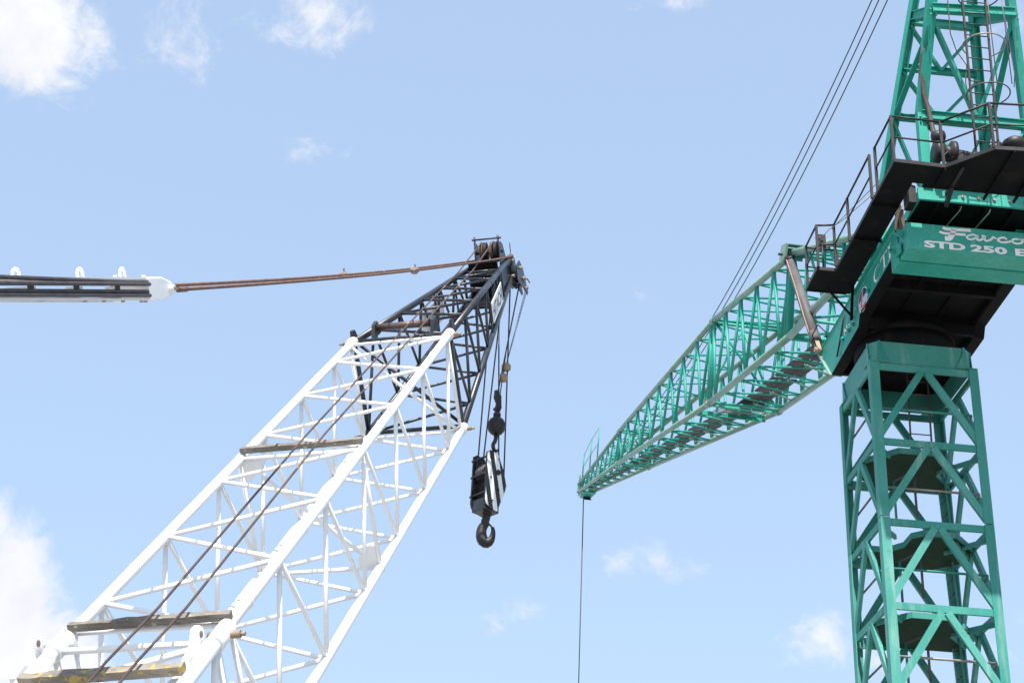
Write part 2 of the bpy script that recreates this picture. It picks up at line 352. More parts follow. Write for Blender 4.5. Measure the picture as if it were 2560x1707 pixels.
# guide roller across the lower end of the tip
rl = tb('guide_roller', B(.28, -.09, .50), B(1.06, -.09, .50), .052, 'hose', tip, 14)
for a in (.24, 1.10):
    MB().ext([B(a-.02, .03, .30), B(a-.02, -.15, .42), B(a-.02, -.17, .58), B(a-.02, .03, .70)], bv*.05).build('roller_bracket', 'black', tip)
MB().ext([B(-.03, .06, .10), B(-.03, -.15, .15), B(-.03, -.15, .24), B(-.03, .06, .42)], bv*.05).build('lug_plate', 'black', tip)
MB().ext([B(W-.02, .02, .22), B(W-.02, -.16, .28), B(W-.02, -.16, .34), B(W-.02, .02, .5)], bv*.04).build('lug_plate', 'black', tip)
for k, ss in (('B', (1.5, 2.95, 3.1, 4.6, 5.8)),):
    for s in ss: tb('weld_collar', Kp(k, s), Kp(k, s+.02), .054, 'black', tip, 14)
# name plate on the right side of the tip
def side(s, t, o=.045): return lerp(Kp('B', s), Kp('C', s), t)+bv*o
npz = MB().ext([side(4.25, .34), side(5.72, .24), side(5.72, .80), side(4.25, .76)], bv*.012).build('name_plate', 'letter', tip)
xd = (side(5.72, .24)-side(4.25, .34)); yd = (side(4.9, .26)-side(4.9, .76))
text_mb('HITACHI', side(4.33, .70, .0595), xd.normalized(), yd.normalized(), .23, 1.32, .012).build('lettering', 'navy', npz)
def sideL(s, t, o=.045): return lerp(Kp('A', s), Kp('D', s), t)-bv*o
MB().ext([sideL(3.55, .30), sideL(4.9, .22), sideL(4.9, .76), sideL(3.55, .74)], -bv*.012).build('name_plate', 'letter', tip)
for k1, k2 in (('B', 'C'), ('A', 'D')):
    for sx in (4.3, 5.6): bm_('plate_bar', Kp(k1, sx), Kp(k2, sx), .03, .03, 'black', tip, bu)

# ---- boom head
head = empty('boom_head', B(ac, .66, 7.0), boom); head['label'] = 'black boom head with rope sheaves'
for a in (ac-wt/2-.03, ac+wt/2+.005):
    MB().ext([B(a, .46, 6.3), B(a, .50, 8.02), B(a, .62, 8.18), B(a, 1.06, 8.30), B(a, 1.16, 8.02), B(a, .96, 7.45), B(a, .90, 6.3)], bv*.025).build('cheek_plate', 'black', head)
MB().ext([B(ac-wt/2, .50, 6.35), B(ac+wt/2, .50, 6.35), B(ac+wt/2, .90, 6.35), B(ac-wt/2, .90, 6.35)], bu*.03).build('cross_plate', 'under', head)
MB().ext([B(ac-wt/2-.06, .90, 5.6), B(ac+wt/2-.02, .90, 5.6), B(ac+wt/2-.02, .93, 7.4), B(ac-wt/2-.06, .93, 7.4)], bw*.03).build('cross_plate', 'under', head)
MB().ext([B(ac-.30, .30, 6.55), B(ac+.22, .30, 6.55), B(ac+.22, .48, 6.55), B(ac-.30, .48, 6.55)], bu*.10).build('sheave_beam', 'under', head)
def sheave(c, ax, r, w, parent, name='sheave', mt='steel'):
    c, ax = V(c), V(ax).normalized()
    o = MB().lathe(c-ax*w/2, ax, [(r*.25, -.01), (r*.9, 0), (r, .005), (r, w*.22), (r*.86, w*.42), (r*.86, w*.58), (r, w*.78), (r, w-.005), (r*.9, w), (r*.25, w+.01)], 22).build(name, mt, parent)
    return o
for i, a in enumerate((-.085, -.015, .10, .17)): sheave(B(ac+a, .20, 6.93), bv, .19, .055, head, mt='steel' if i % 2 else 'rust')
tb('sheave_axle', B(ac-.22, .20, 6.93), B(ac+.30, .20, 6.93), .03, 'steel', head)
for a in (ac-.20, ac+.25):
    MB().ext([B(a, .48, 6.62), B(a, .06, 6.80), B(a, .02, 6.95), B(a, .1, 7.10), B(a, .50, 7.35)], bv*.02).build('sheave_bracket', 'black', head)
for a in (ac-.21, ac+.22): tb('guard_post', B(a, .30, 6.88), B(a, -.09, 7.0), .018, 'steel', head, 8)
tb('guard_bar', B(ac-.26, -.04, 6.98), B(ac+.28, -.04, 6.98), .016, 'steel', head, 8)
for a in (-.16, -.05, .06, .17): sheave(B(ac+a, .92, 8.00), bv, .22, .07, head)
tb('sheave_axle', B(ac-.34, .92, 8.00), B(ac+.36, .92, 8.00), .045, 'steel', head)
# auxiliary nose on the right of the head
for a in (ac+.27, ac+.37):
    MB().ext([B(a, .62, 7.55), B(a, .60, 7.95), B(a, .82, 8.22), B(a, 1.34, 8.46), B(a, 1.36, 8.36), B(a, 1.12, 8.0), B(a, .86, 7.55)], bv*.02).build('nose_plate', 'black', head)
sheave(B(ac+.33, .98, 8.10), bv, .16, .06, head)
tb('sheave_axle', B(ac+.24, .98, 8.10), B(ac+.44, .98, 8.10), .04, 'bronze', head)
for a, b_, s in ((.40, .72, 7.85), (.40, 1.20, 8.24), (.28, .55, 7.75), (.30, .80, 7.55)): MB().tube(B(ac+a-.05, b_, s), B(ac+a+.04, b_, s), .028, 8).build('bolt', 'bronze', head)
MB().sweep([B(ac+.28, 1.05, 7.85), B(ac+.36, 1.0, 8.0), B(ac+.45, 1.02, 8.2), B(ac+.45, 1.14, 8.4)], .012, 6).build('hose', 'steel', head)
for a in (-.29, .29): MB().tube(B(ac+a*.8, .46, 7.66), B(ac+a*1.15, .46, 7.66), .04, 10).build('pendant_pin', 'rust', head)
tb('aerial', B(ac+.24, .44, 7.95), B(ac+.24, .25, 7.98), .008, 'steel', head, 6)

# ---- pendant ropes and the spreader they pull on
sp_c = V((-3.031, 12.149, 8.573)); sp_d = V((-3.536, 9.576, 7.027))-sp_c; sp_d.normalize(); sp_c = sp_c+sp_d*.37; sp_n = _v0.cross(sp_d).normalized()
if sp_n.z < 0: sp_n = -sp_n
def S(v_, n_, s): return sp_c+_v0*(v_*.9)+sp_n*(n_*.93*(1-.085*max(0, s)))+sp_d*s
for sg, nm in ((-1, 'far left rusty pendant rope between boom tip and white spreader'), (1, 'near right rusty pendant rope between boom tip and white spreader')):
    p0 = B(ac+sg*.29, .46, 7.66); p1 = S(sg*.18, -.022*sg+.008, .06); pts = []
    for i in range(25):
        t = i/24; q = lerp(p0, p1, t); q.z -= .07*4*t*(1-t); pts.append(q)
    root = empty('pendant_rope', pts[0]); tag(root, nm, 'rope', 'pendant ropes of the white boom')
    MB().sweep(pts, .0165, 8).build('wire_rope', 'rust', root)
    for t, rr in ((.616, .05),) if sg < 0 else ((.478, .055),):
        k = int(t*24); c = pts[k]; d = (pts[k+1]-pts[k]).normalized()
        cl = MB().lathe(c-d*.13, d, [(.022, 0), (rr*.75, .03), (rr, .07), (rr*.8, .12), (rr*1.05, .17), (rr*.7, .22), (.022, .27)], 7).build('rope_clamp', 'clampm', root)
        MB().tube(c+V((0, 0, .095)), c-V((0, 0, .05)), .010, 6).build('clamp_bolt', 'steel', cl)
    for t in (.005, .995):
        k = 0 if t < .5 else 23; c = lerp(pts[k], pts[k+1], .5); d = (pts[k+1]-pts[k]).normalized()
        MB().tube(c-d*.10, c+d*.10, .025, 10).build('end_socket', 'rust', root)
spr = empty('hoist_spreader', S(0, 0, 1.8)); tag(spr, 'white spreader frame with lifting loops and dark cables at the left edge', 'spreader frame')
# end cap: tapered white housing
prof = [(-.05, -.035), (-.05, .035), (.0, .068), (.20, .108), (.48, .108), (.48, -.108), (.20, -.108), (.0, -.068)]
for v_ in (-.20, .16):
    MB().ext([S(v_, y, x) for x, y in prof], _v0*.04).build('end_cheek', 'white', spr, .014)
MB().ext([S(-.16, -.102, .22), S(-.16, -.102, .475), S(-.16, .102, .475), S(-.16, .102, .22)], _v0*.32).build('end_block', 'white', spr, .006)
tb('pendant_pin', S(-.25, 0, .04), S(.25, 0, .04), .035, 'white', spr, 14)
tb('pin_bore', S(.252, 0, .04), S(.256, 0, .04), .018, 'bronze', spr, 10)
for n_ in (-.100, .100):
    for v_ in (-.17, .17): bm_('side_rail', S(v_, n_*.98, .45), S(v_, n_*.98, 4.2), .012, .020, 'white', spr, sp_n)
MB().ext([S(-.17, .098, .45), S(.17, .098, .45), S(.17, .098, 4.2), S(-.17, .098, 4.2)], sp_n*.010).build('top_plate', 'white', spr)
for s0, s1, n0 in ((.42, .62, .02), (.75, 1.02, -.03), (1.05, 1.35, .02), (1.42, 1.8, -.055), (1.85, 2.3, .02), (2.3, 2.9, -.06)):
    MB().ext([S(-.165, n0-.035, s0), S(-.165, n0-.03, s1), S(-.165, n0+.01, s1), S(-.165, n0+.02, s0)], _v0*.008).build('back_plate', 'white', spr)
for s in (.98, 1.72, 2.45, 3.3):
    MB().ext([S(-.17, -.09, s), S(.165, -.09, s), S(.165, -.09, s+.10), S(-.17, -.09, s+.10)], sp_n*.012).build('spacer_plate', 'steel', spr)
    MB().ext([S(.150, -.085, s+.01), S(.150, .06, s+.01), S(.150, .06, s+.09), S(.150, -.085, s+.09)], _v0*.012).build('spacer_plate', 'strutm', spr)
for s in (.80, 1.58, 2.6):
    pts = [S(.12, .105, s)]+[S(.12, .150+.04*math.sin(math.pi*k/8), s+.045-.045*math.cos(math.pi*k/8)) for k in range(9)]+[S(.12, .105, s+.09)]
    MB().sweep(pts, .013, 8).build('lifting_loop', 'white', spr)
for s, n_, in ((.48, .106), (1.05, .106), (.46, -.106), (.55, -.106), (.92, -.106), (1.28, -.106), (1.62, -.106)):
    MB().tube(S(.15, n_, s), S(.15, n_*1.18, s), .016, 8).build('bolt', 'bronze' if n_ < 0 else 'white', spr)
CN = ['uppermost', 'second', 'third', 'lowest']
for i, (n0, n1, vv) in enumerate(((.060, .150, .185), (.040, .055, .205), (-.028, -.022, .185), (-.064, -.062, .205))):
    pts = [S(vv, n0+(n1-n0)*t**1.4 if i == 0 else n0+(n1-n0)*t, .485+3.8*t) for t in [k/12 for k in range(13)]]
    single('hoist_cable', MB().sweep(pts, .0165, 8), 'rope', pts[0], CN[i]+' of the four dark cables running along the white spreader frame', 'cable', 'cables on the spreader frame')

# ---- hoist ropes along the boom, planks under them
for i, (a, nm) in enumerate(((.80, 'left rusty hoist rope running along the top of the white boom'), (1.035, 'right rusty hoist rope running along the top of the white boom'))):
    pts = [B(a-.05 if i == 0 else a-.02, -.15, -15.0), B(a-.03 if i == 0 else a, -.19, -10.4), B(a+.01 if i == 0 else a+.035, -.19, -9.45), B(a-.03 if i == 0 else a-.05, -.19, -4.87), B(a+.02, -.17, .5), B(a-.0, -.08, 4), B(ac+(-.085 if i == 0 else .135), .018, 6.80), B(ac+(-.085 if i == 0 else .135), .01, 6.96)]
    single('hoist_rope', MB().sweep(pts, .0118, 8), 'oldrope', pts[0], nm, 'rope', 'hoist ropes along the boom')
def plank(a0, a1, s, h, d, mt, label, skew=0.):
    mb = MB(); n = 14; rows = []
    for i in range(n+1):
        t = i/n; a = a0+(a1-a0)*t; j = lambda: random.uniform(-.006, .006)
        ss = s+skew*(t-.5)
        rows.append([B(a, -.055-d+j(), ss-h/2+j()), B(a, -.055-d+j(), ss+h/2+j()), B(a, -.055, ss+h/2+j()), B(a, -.055, ss-h/2+j())])
    vs = [x for r_ in rows for x in r_]; fs = []
    for i in range(n):
        for k in range(4): fs.append([4*i+k, 4*i+(k+1) % 4, 4*i+4+(k+1) % 4, 4*i+4+k])
    fs += [[3, 2, 1, 0], [4*n, 4*n+1, 4*n+2, 4*n+3]]
    mb.add(vs, fs); return single('wooden_plank', mb, mt, B((a0+a1)/2, 0, s), label, 'plank', 'planks lashed across the boom')
plank(.01, 1.40, -4.86, .085, .060, 'wood', 'grey lichen-spotted plank across the middle of the white boom, uppermost of three', .02)
plank(.02, 1.43, -9.44, .078, .065, 'wood', 'grey weathered plank across the white boom just above the pin joint', .05)
plank(.06, 1.38, -10.42, .10, .075, 'mossy', 'thick plank with yellow lichen across the foot of the white boom, lowest of three', .06)

# ---- hook block under the boom head
HB = B(ac, .92, 8.0); hb = V((HB.x-.02, HB.y+.05, 0)); ztop = HB.z-3.68
th = R(38); bx = V((math.cos(th), math.sin(th), 0)); by = V((-math.sin(th), math.cos(th), 0))    # bx: across the cheeks' thickness
# cheek plane spans bx2 (horizontal) and z; block thickness along by2
cx_ = V((math.cos(R(-48)), math.sin(R(-48)), 0)).normalized(); cy_ = V((-cx_.y, cx_.x, 0))
def H(x, y, z): return V((hb.x, hb.y, ztop))+cy_*x+cx_*y+V((0, 0, z))
# x: along the cheek plate (horizontal), y: through the block (towards the striped cheek), z: down negative
blk = empty('hook_block', H(0, 0, -2.0)); tag(blk, 'large black hook block with black and white striped side plate, hanging below the boom tip', 'hook block')
cheek = [(-.25, -.02), (-.18, .03), (.0, .02), (.16, -.26), (.24, -.52), (.22, -.62), (.05, -1.08), (-.10, -1.06), (-.22, -1.0), (-.25, -.92)]
hw = .165
MB().ext([H(x, -hw-.02, z) for x, z in cheek], cx_*.03).build('cheek_plate', 'black', blk)
sp_ = MB().ext([H(x, hw, z) for x, z in cheek], cx_*.03).build('cheek_plate', 'black', blk); sp_['label'] = 'cheek plate with white diagonal stripes'
def clip(poly, f):
    out = []
    for i in range(len(poly)):
        a, b = poly[i], poly[(i+1) % len(poly)]; fa, fb = f(a), f(b)
        if fa >= 0: out.append(a)
        if fa*fb < 0: t = fa/(fa-fb); out.append((a[0]+(b[0]-a[0])*t, a[1]+(b[1]-a[1])*t))
    return out
for lo, hi in ((-.45, -.35), (-.235, -.125), (-.015, .09)):
    # stripe bands: x + .38*z between lo and hi (slanting)
    k = .26
    pl = clip(clip(cheek, lambda p: p[0]+k*p[1]+.08-lo), lambda p: hi-(p[0]+k*p[1]+.08))
    if len(pl) > 2: MB().ext([H(x*.97, hw+.031, z*.985-.008) for x, z in pl], cx_*.003).build('white_stripe', 'letter', sp_)
for x, z in ((-.18, -.10), (.02, -.08), (.15, -.50), (-.14, -.48), (.05, -.66), (-.08, -.90)): MB().tube(H(x, hw+.03, z), H(x, hw+.055, z), .014, 8).build('bolt', 'steel', blk)
for y in (-.10, -.035, .035, .10): sheave(H(-.03, y, -.34), cx_, .21, .05, blk)
tb('sheave_axle', H(.02, -hw-.04, -.34), H(.02, hw+.06, -.34), .05, 'steel', blk)
for z in (-.10, -.42, -.78): tb('tie_bolt', H(-.235, -hw-.05, z), H(-.235, hw+.02, z), .02, 'steel', blk, 8)
MB().ext([H(-.22, -hw, -.86), H(-.22, hw, -.86), H(-.22, hw, -1.08), H(-.22, -hw, -1.08)], cy_*.34).build('trunnion', 'black', blk, .01)
MB().ext([H(-.18, -hw, -.46), H(-.18, hw, -.46), H(-.18, hw, -.60), H(-.18, -hw, -.60)], cy_*.05).build('spacer_plate', 'under', blk)
MB().ext([H(-.20, -hw, -.62), H(-.20, hw, -.62), H(-.14, hw, -.85), H(-.14, -hw, -.85)], cy_*.03).build('spacer_plate', 'under', blk)
MB().ext([H(-.08, -.05, .02), H(-.03, -.05, .12), H(.05, -.05, .12), H(.10, -.05, .02)], cx_*.10).build('becket', 'black', blk)
# the hook itself: shank, then a fat tapering curve
HK = V((hb.x, hb.y, ztop))
def Q(x, z): return HK+cy_*(x*.55)+cx_*(x*.83)+V((0, 0, z))
pts = [Q(0, -.98), Q(0, -1.12), Q(-.03, -1.22)]
rad = [.06, .066, .074]
cxh, czh, rh = .02, -1.43, .125
for k in range(15):
    ang = R(118+k*19.5); pts.append(Q(cxh+rh*.86*math.cos(ang), czh+rh*1.45*math.sin(ang)))
    t = k/14; rad.append(.074+.026*math.sin(math.pi*min(1, t*1.25)) - .045*max(0, t-.6)/.4)
hook = MB().sweep(pts, rad, 12).build('hook', 'steel', blk)
MB().tube(Q(.0, -1.03), Q(0, -1.10), .085, 12).build('shank_nut', 'steel', blk)
tb('safety_latch', Q(-.02, -1.20), Q(.13, -1.36), .016, 'steel', hook, 6)
# block falls
for i, (aa, x, y) in enumerate(((-.16, .02-.225, -.10), (-.05, .02+.235, -.035), (.06, .02-.225, .035), (.17, .02+.235, .10))):
    p0 = B(ac+aa, .92, 8.0)+(-bu*.0)+V((0, 0, 0)); p0 = p0+(V((0, -.2, 0)) if i % 2 == 0 else V((0, .2, 0)))
    p1 = H(x, y, -.30); 
    single('block_fall', MB().tube(p1, p0, .0135, 8), 'rope', p1, ['leftmost', 'second from left', 'third from left', 'rightmost'][i]+' rope of the four holding the striped hook block', 'rope', 'ropes of the hook block')

# ---- headache ball on the auxiliary line
nose = B(ac+.33, .98, 8.10); bl = V((nose.x-.02, nose.y-.15, 0)); zb = nose.z-3.10
bl = V((nose.x-.29, nose.y-.0, 0))
def G(x, z): return V((bl.x, bl.y, zb))+cy_*x+V((0, 0, z))
ball = empty('ball_hook', G(0, -.3)); tag(ball, 'black headache ball with small hook hanging beside the hook block', 'crane hook')
MB().lathe(G(0, 0), (0, 0, 1), [(.05, -.165), (.10, -.145), (.145, -.09), (.165, -.01), (.158, .06), (.125, .125), (.075, .16), (.06, .20)], 20).build('weight_ball', 'steel', ball)
MB().lathe(G(0, .19), (0, 0, 1), [(.07, 0), (.07, .06), (.045, .08), (.045, .16)], 12).build('swivel', 'steel', ball)
bk = MB().ext([G(-.05, .30)-cx_*.03, G(.05, .30)-cx_*.03, G(.07, .40)-cx_*.03, G(.055, .62)-cx_*.03, G(-.07, .70)-cx_*.03, G(-.08, .55)-cx_*.03, G(-.02, .45)-cx_*.03], cx_*.06).build('wedge_socket', 'steel', ball)
tb('socket_pin', G(.0, .36)-cx_*.08, G(0, .36)+cx_*.08, .035, 'steel', bk)
pts = [G(0, -.16), G(0, -.26), G(-.02, -.31)]; rad = [.04, .036, .036]
for k in range(12):
    ang = R(110+k*20); pts.append(G(.01+.065*math.cos(ang), -.40+.085*math.sin(ang))); rad.append(.036-.018*max(0, k-6)/6)
MB().sweep(pts, rad, 10).build('hook', 'steel', ball)
single('ball_line', MB().tube(G(-.02, .62), nose+V((.0, .12, 0)), .013, 8).tube(G(.04, .6), G(.13, 1.5), .011, 6), 'rope', G(0, .6), 'single rope holding the headache ball below the boom tip', 'rope')
# limit-switch weights on chains
for i, (dx, zz, nm) in enumerate(((.16, 1.26, 'upper of two tan octagonal weights above the headache ball'), (.10, 1.02, 'lower of two tan octagonal weights above the headache ball'))):
    c = G(dx, zz)
    wgt = empty('chain_weight', c); tag(wgt, nm, 'weight', 'limit switch weights on chains')
    MB().lathe(c-V((0, 0, .07)), (0, 0, 1), [(.065, 0), (.086, .022), (.086, .11), (.065, .132)], 8).build('weight', 'bronze', wgt)
    top = B(ac+.40, 1.20, 8.2)+bv*(.03*i); n = 46; mb = MB()
    for k in range(n):
        p = lerp(c+V((0, 0, .06)), top, k/n); q = lerp(c+V((0, 0, .06)), top, (k+.8)/n); sd = (cy_ if k % 2 else cx_)*.009
        mb.sweep([p+sd, q+sd, q-sd, p-sd], .004, 4, True)
    mb.build('chain', 'strutm', wgt)

# ================================================================== GREEN MAST
TW = 2.1
mast = empty('crane_mast', T(1.05, 1.05, 0)); tag(mast, 'green steel lattice mast of the tower crane at the right edge', 'crane mast')
secs = [(16.15, 14.56, 12.99), (12.98, 11.38, 9.77), (9.76, 8.16, 6.55), (6.54, 4.94, 3.33), (3.32, 1.72, .02)]
corners = [(0, 0, 1, 1), (TW, 0, -1, 1), (TW, TW, -1, -1), (0, TW, 1, -1)]
for zt, zm, zb_ in secs:
    for a, b, sa, sb in corners: MB().angle(T(a, b, zb_+.006), T(a, b, zt), TX*sa, TY*sb, .175, .022).build('leg', 'faded', mast)
    for i in range(4):
        a0, b0 = corners[i][:2]; a1, b1 = corners[(i+1) % 4][:2]
        dirv = (T(a1, b1, 0)-T(a0, b0, 0)).normalized(); nin = TZ.cross(dirv)   # inward normal
        off = nin*.045
        def F(t, z): return lerp(T(a0, b0, z), T(a1, b1, z), t)+off
        ta = .17/TW
        for z in (zt-.02, zm): bm_('cross_beam', F(ta*.35, z-.065), F(1-ta*.35, z-.065), .05, .132, 'faded', mast)
        for zu, zl in ((zt-.14, zm+.0), (zm-.125, zb_+.03)):
            for s in (0, 1):
                p = F(.5+(-.025 if s == 0 else .025), zu-.0); q = F(ta*.62 if s == 0 else 1-ta*.62, zl+.05)
                MB().beam(p, q, .07, .132, nin.cross((q-p).normalized())).build('brace', 'faded', mast)
def plate(poly, z, t, mtn, name, par): return MB().ext([T(a, b, z) for a, b in poly], TZ*t).build(name, mtn, par)
M['deckgreen'] = mat('dark_green_floor', (.010, .040, .022), (.018, .046, .024), 2, .8, spec=.2, spots=(4, (.09, .06, .03), .62))
for k, z in enumerate((14.42, 12.80, 11.22, 9.6, 8.0, 6.4)):
    if k % 2 == 0: poly = [(.08, .85), (.55, .32), (1.25, .32), (1.55, .8), (1.55, 1.2), (2.0, 1.75), (2.0, 2.0), (.6, 2.0), (.08, 1.5)]
    else: poly = [(.08, 1.25), (.5, 1.25), (.72, .95), (.72, .5), (.9, .32), (1.5, .32), (2.0, .9), (2.0, 1.55), (1.55, 2.0), (.5, 2.0), (.08, 1.6)]
    fl = plate(poly, z, .012, 'deckgreen', 'floor_plate', mast)
    for p, q in zip(poly, poly[1:]+poly[:1]):
        bm_('edge_angle', T(*p, z+.05), T(*q, z+.05), .02, .11, 'faded', fl)
    # corner joists
    for (a, b), (c, d) in (((0, 2.0), (.6, 2.0)), ((.05, .05), (.4, .45)), ((2.05, .3), (1.5, 1.0)), ((1.55, .5), (2.05, 1.2))):
        bm_('joist', T(a, b, z-.02), T(c, d, z-.02), .05, .09, 'faded', mast)
    # guard rail inside the front face
    zr = z+.88
    MB().sweep([T(.12, .27, zr), T(2.0, .27, zr), T(2.02, .35, zr), T(2.02, .62, zr-.02)], .024, 8).build('guard_rail', 'glassy' if k % 2 else 'faded', mast)
    tb('guard_rail', T(.11, 2.0, zr), T(.11, .27, zr), .02, 'hose', mast, 8)
    for b in (.3, 1.95): tb('rail_post', T(.13, b, z), T(.13, b, zr+.02), .02, 'faded', mast, 8)
    tb('rail_post', T(1.02, .95, z-.05), T(1.02, .95, z-.95), .025, 'strutm', mast, 8)
    tb('rail_post', T(.72, 1.25, z-.15), T(.72, 1.25, z-.95), .025, 'faded', mast, 8)
    tb('guard_rail', T(1.02, .95, z-.06), T(.72, 1.25, z-.16), .022, 'strutm', mast, 8)
    # zig-zag ladder by the far right leg
    lz = z-1.55
    lad = empty('ladder', T(1.75, 1.7, lz), mast)
    for b in (1.45, 1.82): bm_('stringer', T(1.86, b, lz), T(1.80, b, lz+1.9), .02, .06, 'faded', lad, TY)
    for i in range(7): tb('rung', T(1.86-.06*i/7, 1.45, lz+.15+.27*i), T(1.86-.06*i/7, 1.82, lz+.15+.27*i), .012, 'steel', lad, 6)
top_lad = empty('ladder', T(1.28, 1.2, 14.4), mast); top_lad['label'] = 'brown access ladder up to the slewing deck'
for a in (1.09, 1.5): bm_('stringer', T(a, 1.2, 14.45), T(a+.055, 1.2, 16.9), .03, .03, 'hose', top_lad, TY)
for i in range(8): tb('rung', T(1.09+.007*i, 1.2, 14.70+.29*i), T(1.5+.007*i, 1.2, 14.70+.29*i), .012, 'hose', top_lad, 6)
# collar under the slewing ring
cp = [(.20, .06), (1.90, .06), (2.04, .20), (2.04, 1.90), (1.90, 2.04), (.20, 2.04), (.06, 1.90), (.06, .20)]
cw = MB(); ci = [(1.05+(a-1.05)*.97, 1.05+(b-1.05)*.97) for a, b in cp]
for i in range(8):
    j = (i+1) % 8; cw.ext([T(*cp[i], 16.165), T(*cp[j], 16.165), T(*ci[j], 16.165), T(*ci[i], 16.165)], TZ*.46)
cw.build('collar', 'faded', mast)
plate(ci, 16.60, .02, 'under', 'collar_top', mast)
for a, b, sa, sb in corners:
    for o1, o2 in ((.20, -.0), (0, .20)):
        pass
    d = V((0, 0, 0))+TX*sa+TY*sb
    for ax1, ax2 in ((TX*sa, TY*sb), (TY*sb, TX*sa)):
        base = T(a, b, 16.17)+ax2*.03
        MB().ext([base+ax1*.16, base+ax1*.40, base+ax1*.26+TZ*.30, base+ax1*.24+TZ*.46, base+ax1*.20+TZ*.46], ax2*.02).build('gusset_plate', 'faded', mast)
    MB().ext([T(a, b, 16.16), T(a, b, 16.16)+TX*sa*.42, T(a, b, 16.16)+TY*sb*.42], TZ*.02).build('gusset_plate', 'faded', mast)
MB().lathe(T(1.05, 1.05, 16.63), (0, 0, 1), [(.93, 0), (.97, .04), (.97, .26), (.95, .38)], 40).build('slewing_ring', 'under', mast)

# ================================================================== SLEWING UPPERWORKS
up = empty('crane_upperworks', T(1.2, 0, 17.0)); tag(up, 'green slewing deck with black walkways, A-frame and lettered rear box above the mast', 'crane deck')
AL, AR = -.05, 2.42
web = [(-2.15, 17.30), (.22, 17.27), (.34, 17.07), (2.26, 17.02), (3.0, 17.88), (3.0, 17.95), (-2.15, 17.95)]
gird = MB().ext([T(AL, b, z) for b, z in web], TX*.03).build('girder_web', 'green', up)
MB().ext([T(AR-.03, b, z) for b, z in web], TX*.03).build('girder_web', 'green', up)
for a0, a1 in ((AL-.015, AL+.20), (AR-.20, AR+.015)):
    for (b0, z0), (b1, z1) in (((-2.15, 17.30), (.22, 17.27)), ((.22, 17.27), (.34, 17.07)), ((.34, 17.07), (2.26, 17.02))):
        MB().ext([T(a0, b0, z0), T(a0, b1, z1), T(a1, b1, z1), T(a1, b0, z0)], TZ*-.022).build('flange', 'under', up)
    MB().ext([T(a0-.05, 2.26, 17.0), T(a0-.05, 3.02, 17.89), T(a1, 3.02, 17.89), T(a1, 2.26, 17.0)], TY*.02+TZ*-.017).build('end_plate', 'pale', up)
    MB().ext([T(a0, -2.15, 17.95), T(a0, 3.02, 17.95), T(a1, 3.02, 17.95), T(a1, -2.15, 17.95)], TZ*.022).build('flange', 'green', up)
for p in ([(AL+.2, -2.1), (AR-.2, -2.1), (AR-.2, .3), (AL+.2, .3)],): plate(p, 17.42, .02, 'under', 'belly_plate', up)
plate([(AL+.2, .34), (AR-.2, .34), (AR-.2, 2.2), (AL+.2, 2.2)], 17.22, .02, 'under', 'belly_plate', up)
plate([(AL+.03, -2.14), (AR-.03, -2.14), (AR-.03, 2.9), (AL+.03, 2.9)], 17.60, .02, 'under', 'belly_plate', up)
bm_('cross_girder', T(AL+.04, .32, 17.34), T(AR-.04, .32, 17.34), .03, .50, 'under', up)
for a in (AL+.215, AR-.215): bm_('stiffener', T(a, -2.12, 17.45), T(a, 2.2, 17.45), .02, .35, 'under', up)
for b, z in ((-1.6, 17.36), (-.9, 17.33), (.28, 17.15), (2.2, 17.1)): bm_('cross_girder', T(AL+.2, b, z), T(AR-.2, b, z), .10, .22, 'under', up)
MB().lathe(T(1.05, 1.05, 17.026), (0, 0, 1), [(1.0, 0), (1.0, .18)], 36).build('ring_plate', 'under', up)
for a in (.75, 1.5): bm_('stiffener', T(a, -2.1, 17.39), T(a, .25, 17.39), .03, .06, 'under', up)
# lettering and round badge on the left girder
XD, YD = -TY, TZ
def on_web(x, z): return T(AL-.004, x, z)
lt = MB()
cpts = []
lt2 = MB()
# C: crescent outline; T and I with serifs; sheared like the painted letters
def glyph(polys, b0, w_, z0, h_):
    mb = MB()
    for poly in polys: mb.add([T(AL-.005, b0-w_*x, z0+h_*y) for x, y in poly], [list(range(len(poly)))])
    return mb
Cg = [[(.5+.5*math.cos(R(t)), .5+.5*math.sin(R(t))) for t in range(40, 321, 20)]+[(.60+.40*math.cos(R(t)), .5+.45*math.sin(R(t))) for t in range(310, 39, -20)]]
Tg = [[(.40, 0), (.60, 0), (.60, .92), (.92, .92), (1, .75), (1, 1), (0, 1), (0, .75), (.08, .92), (.40, .92)], [(.25, 0), (.75, 0), (.75, .05), (.25, .05)]]
Ig = [[(.35, 0), (.65, 0), (.65, 1), (.35, 1)], [(.15, 0), (.85, 0), (.85, .06), (.15, .06)], [(.15, .94), (.85, .94), (.85, 1), (.15, 1)]]
cm = MB(); oo = [(.5+.5*math.cos(R(t)), .5+.5*math.sin(R(t))) for t in range(40, 321, 20)]; ii = [(.58+.40*math.cos(R(t)), .5+.44*math.sin(R(t))) for t in range(40, 321, 20)]
for i in range(len(oo)-1): cm.add([T(AL-.005, -.72-.44*x, 17.36+.30*y) for x, y in (oo[i], oo[i+1], ii[i+1], ii[i])], [(0, 1, 2, 3)])
cm.build('lettering', 'letter', gird)
for gname, gl, b0, w_ in (('T', Tg, -1.18, .40), ('I', Ig, -1.56, .30)): glyph(gl, b0, w_, 17.36, .30).build('lettering', 'letter', gird)
text_mb('No.2', T(AL-.005, 1.30, 17.37), -TY, TZ, .17, .62, .01).build('lettering', 'letter', gird)
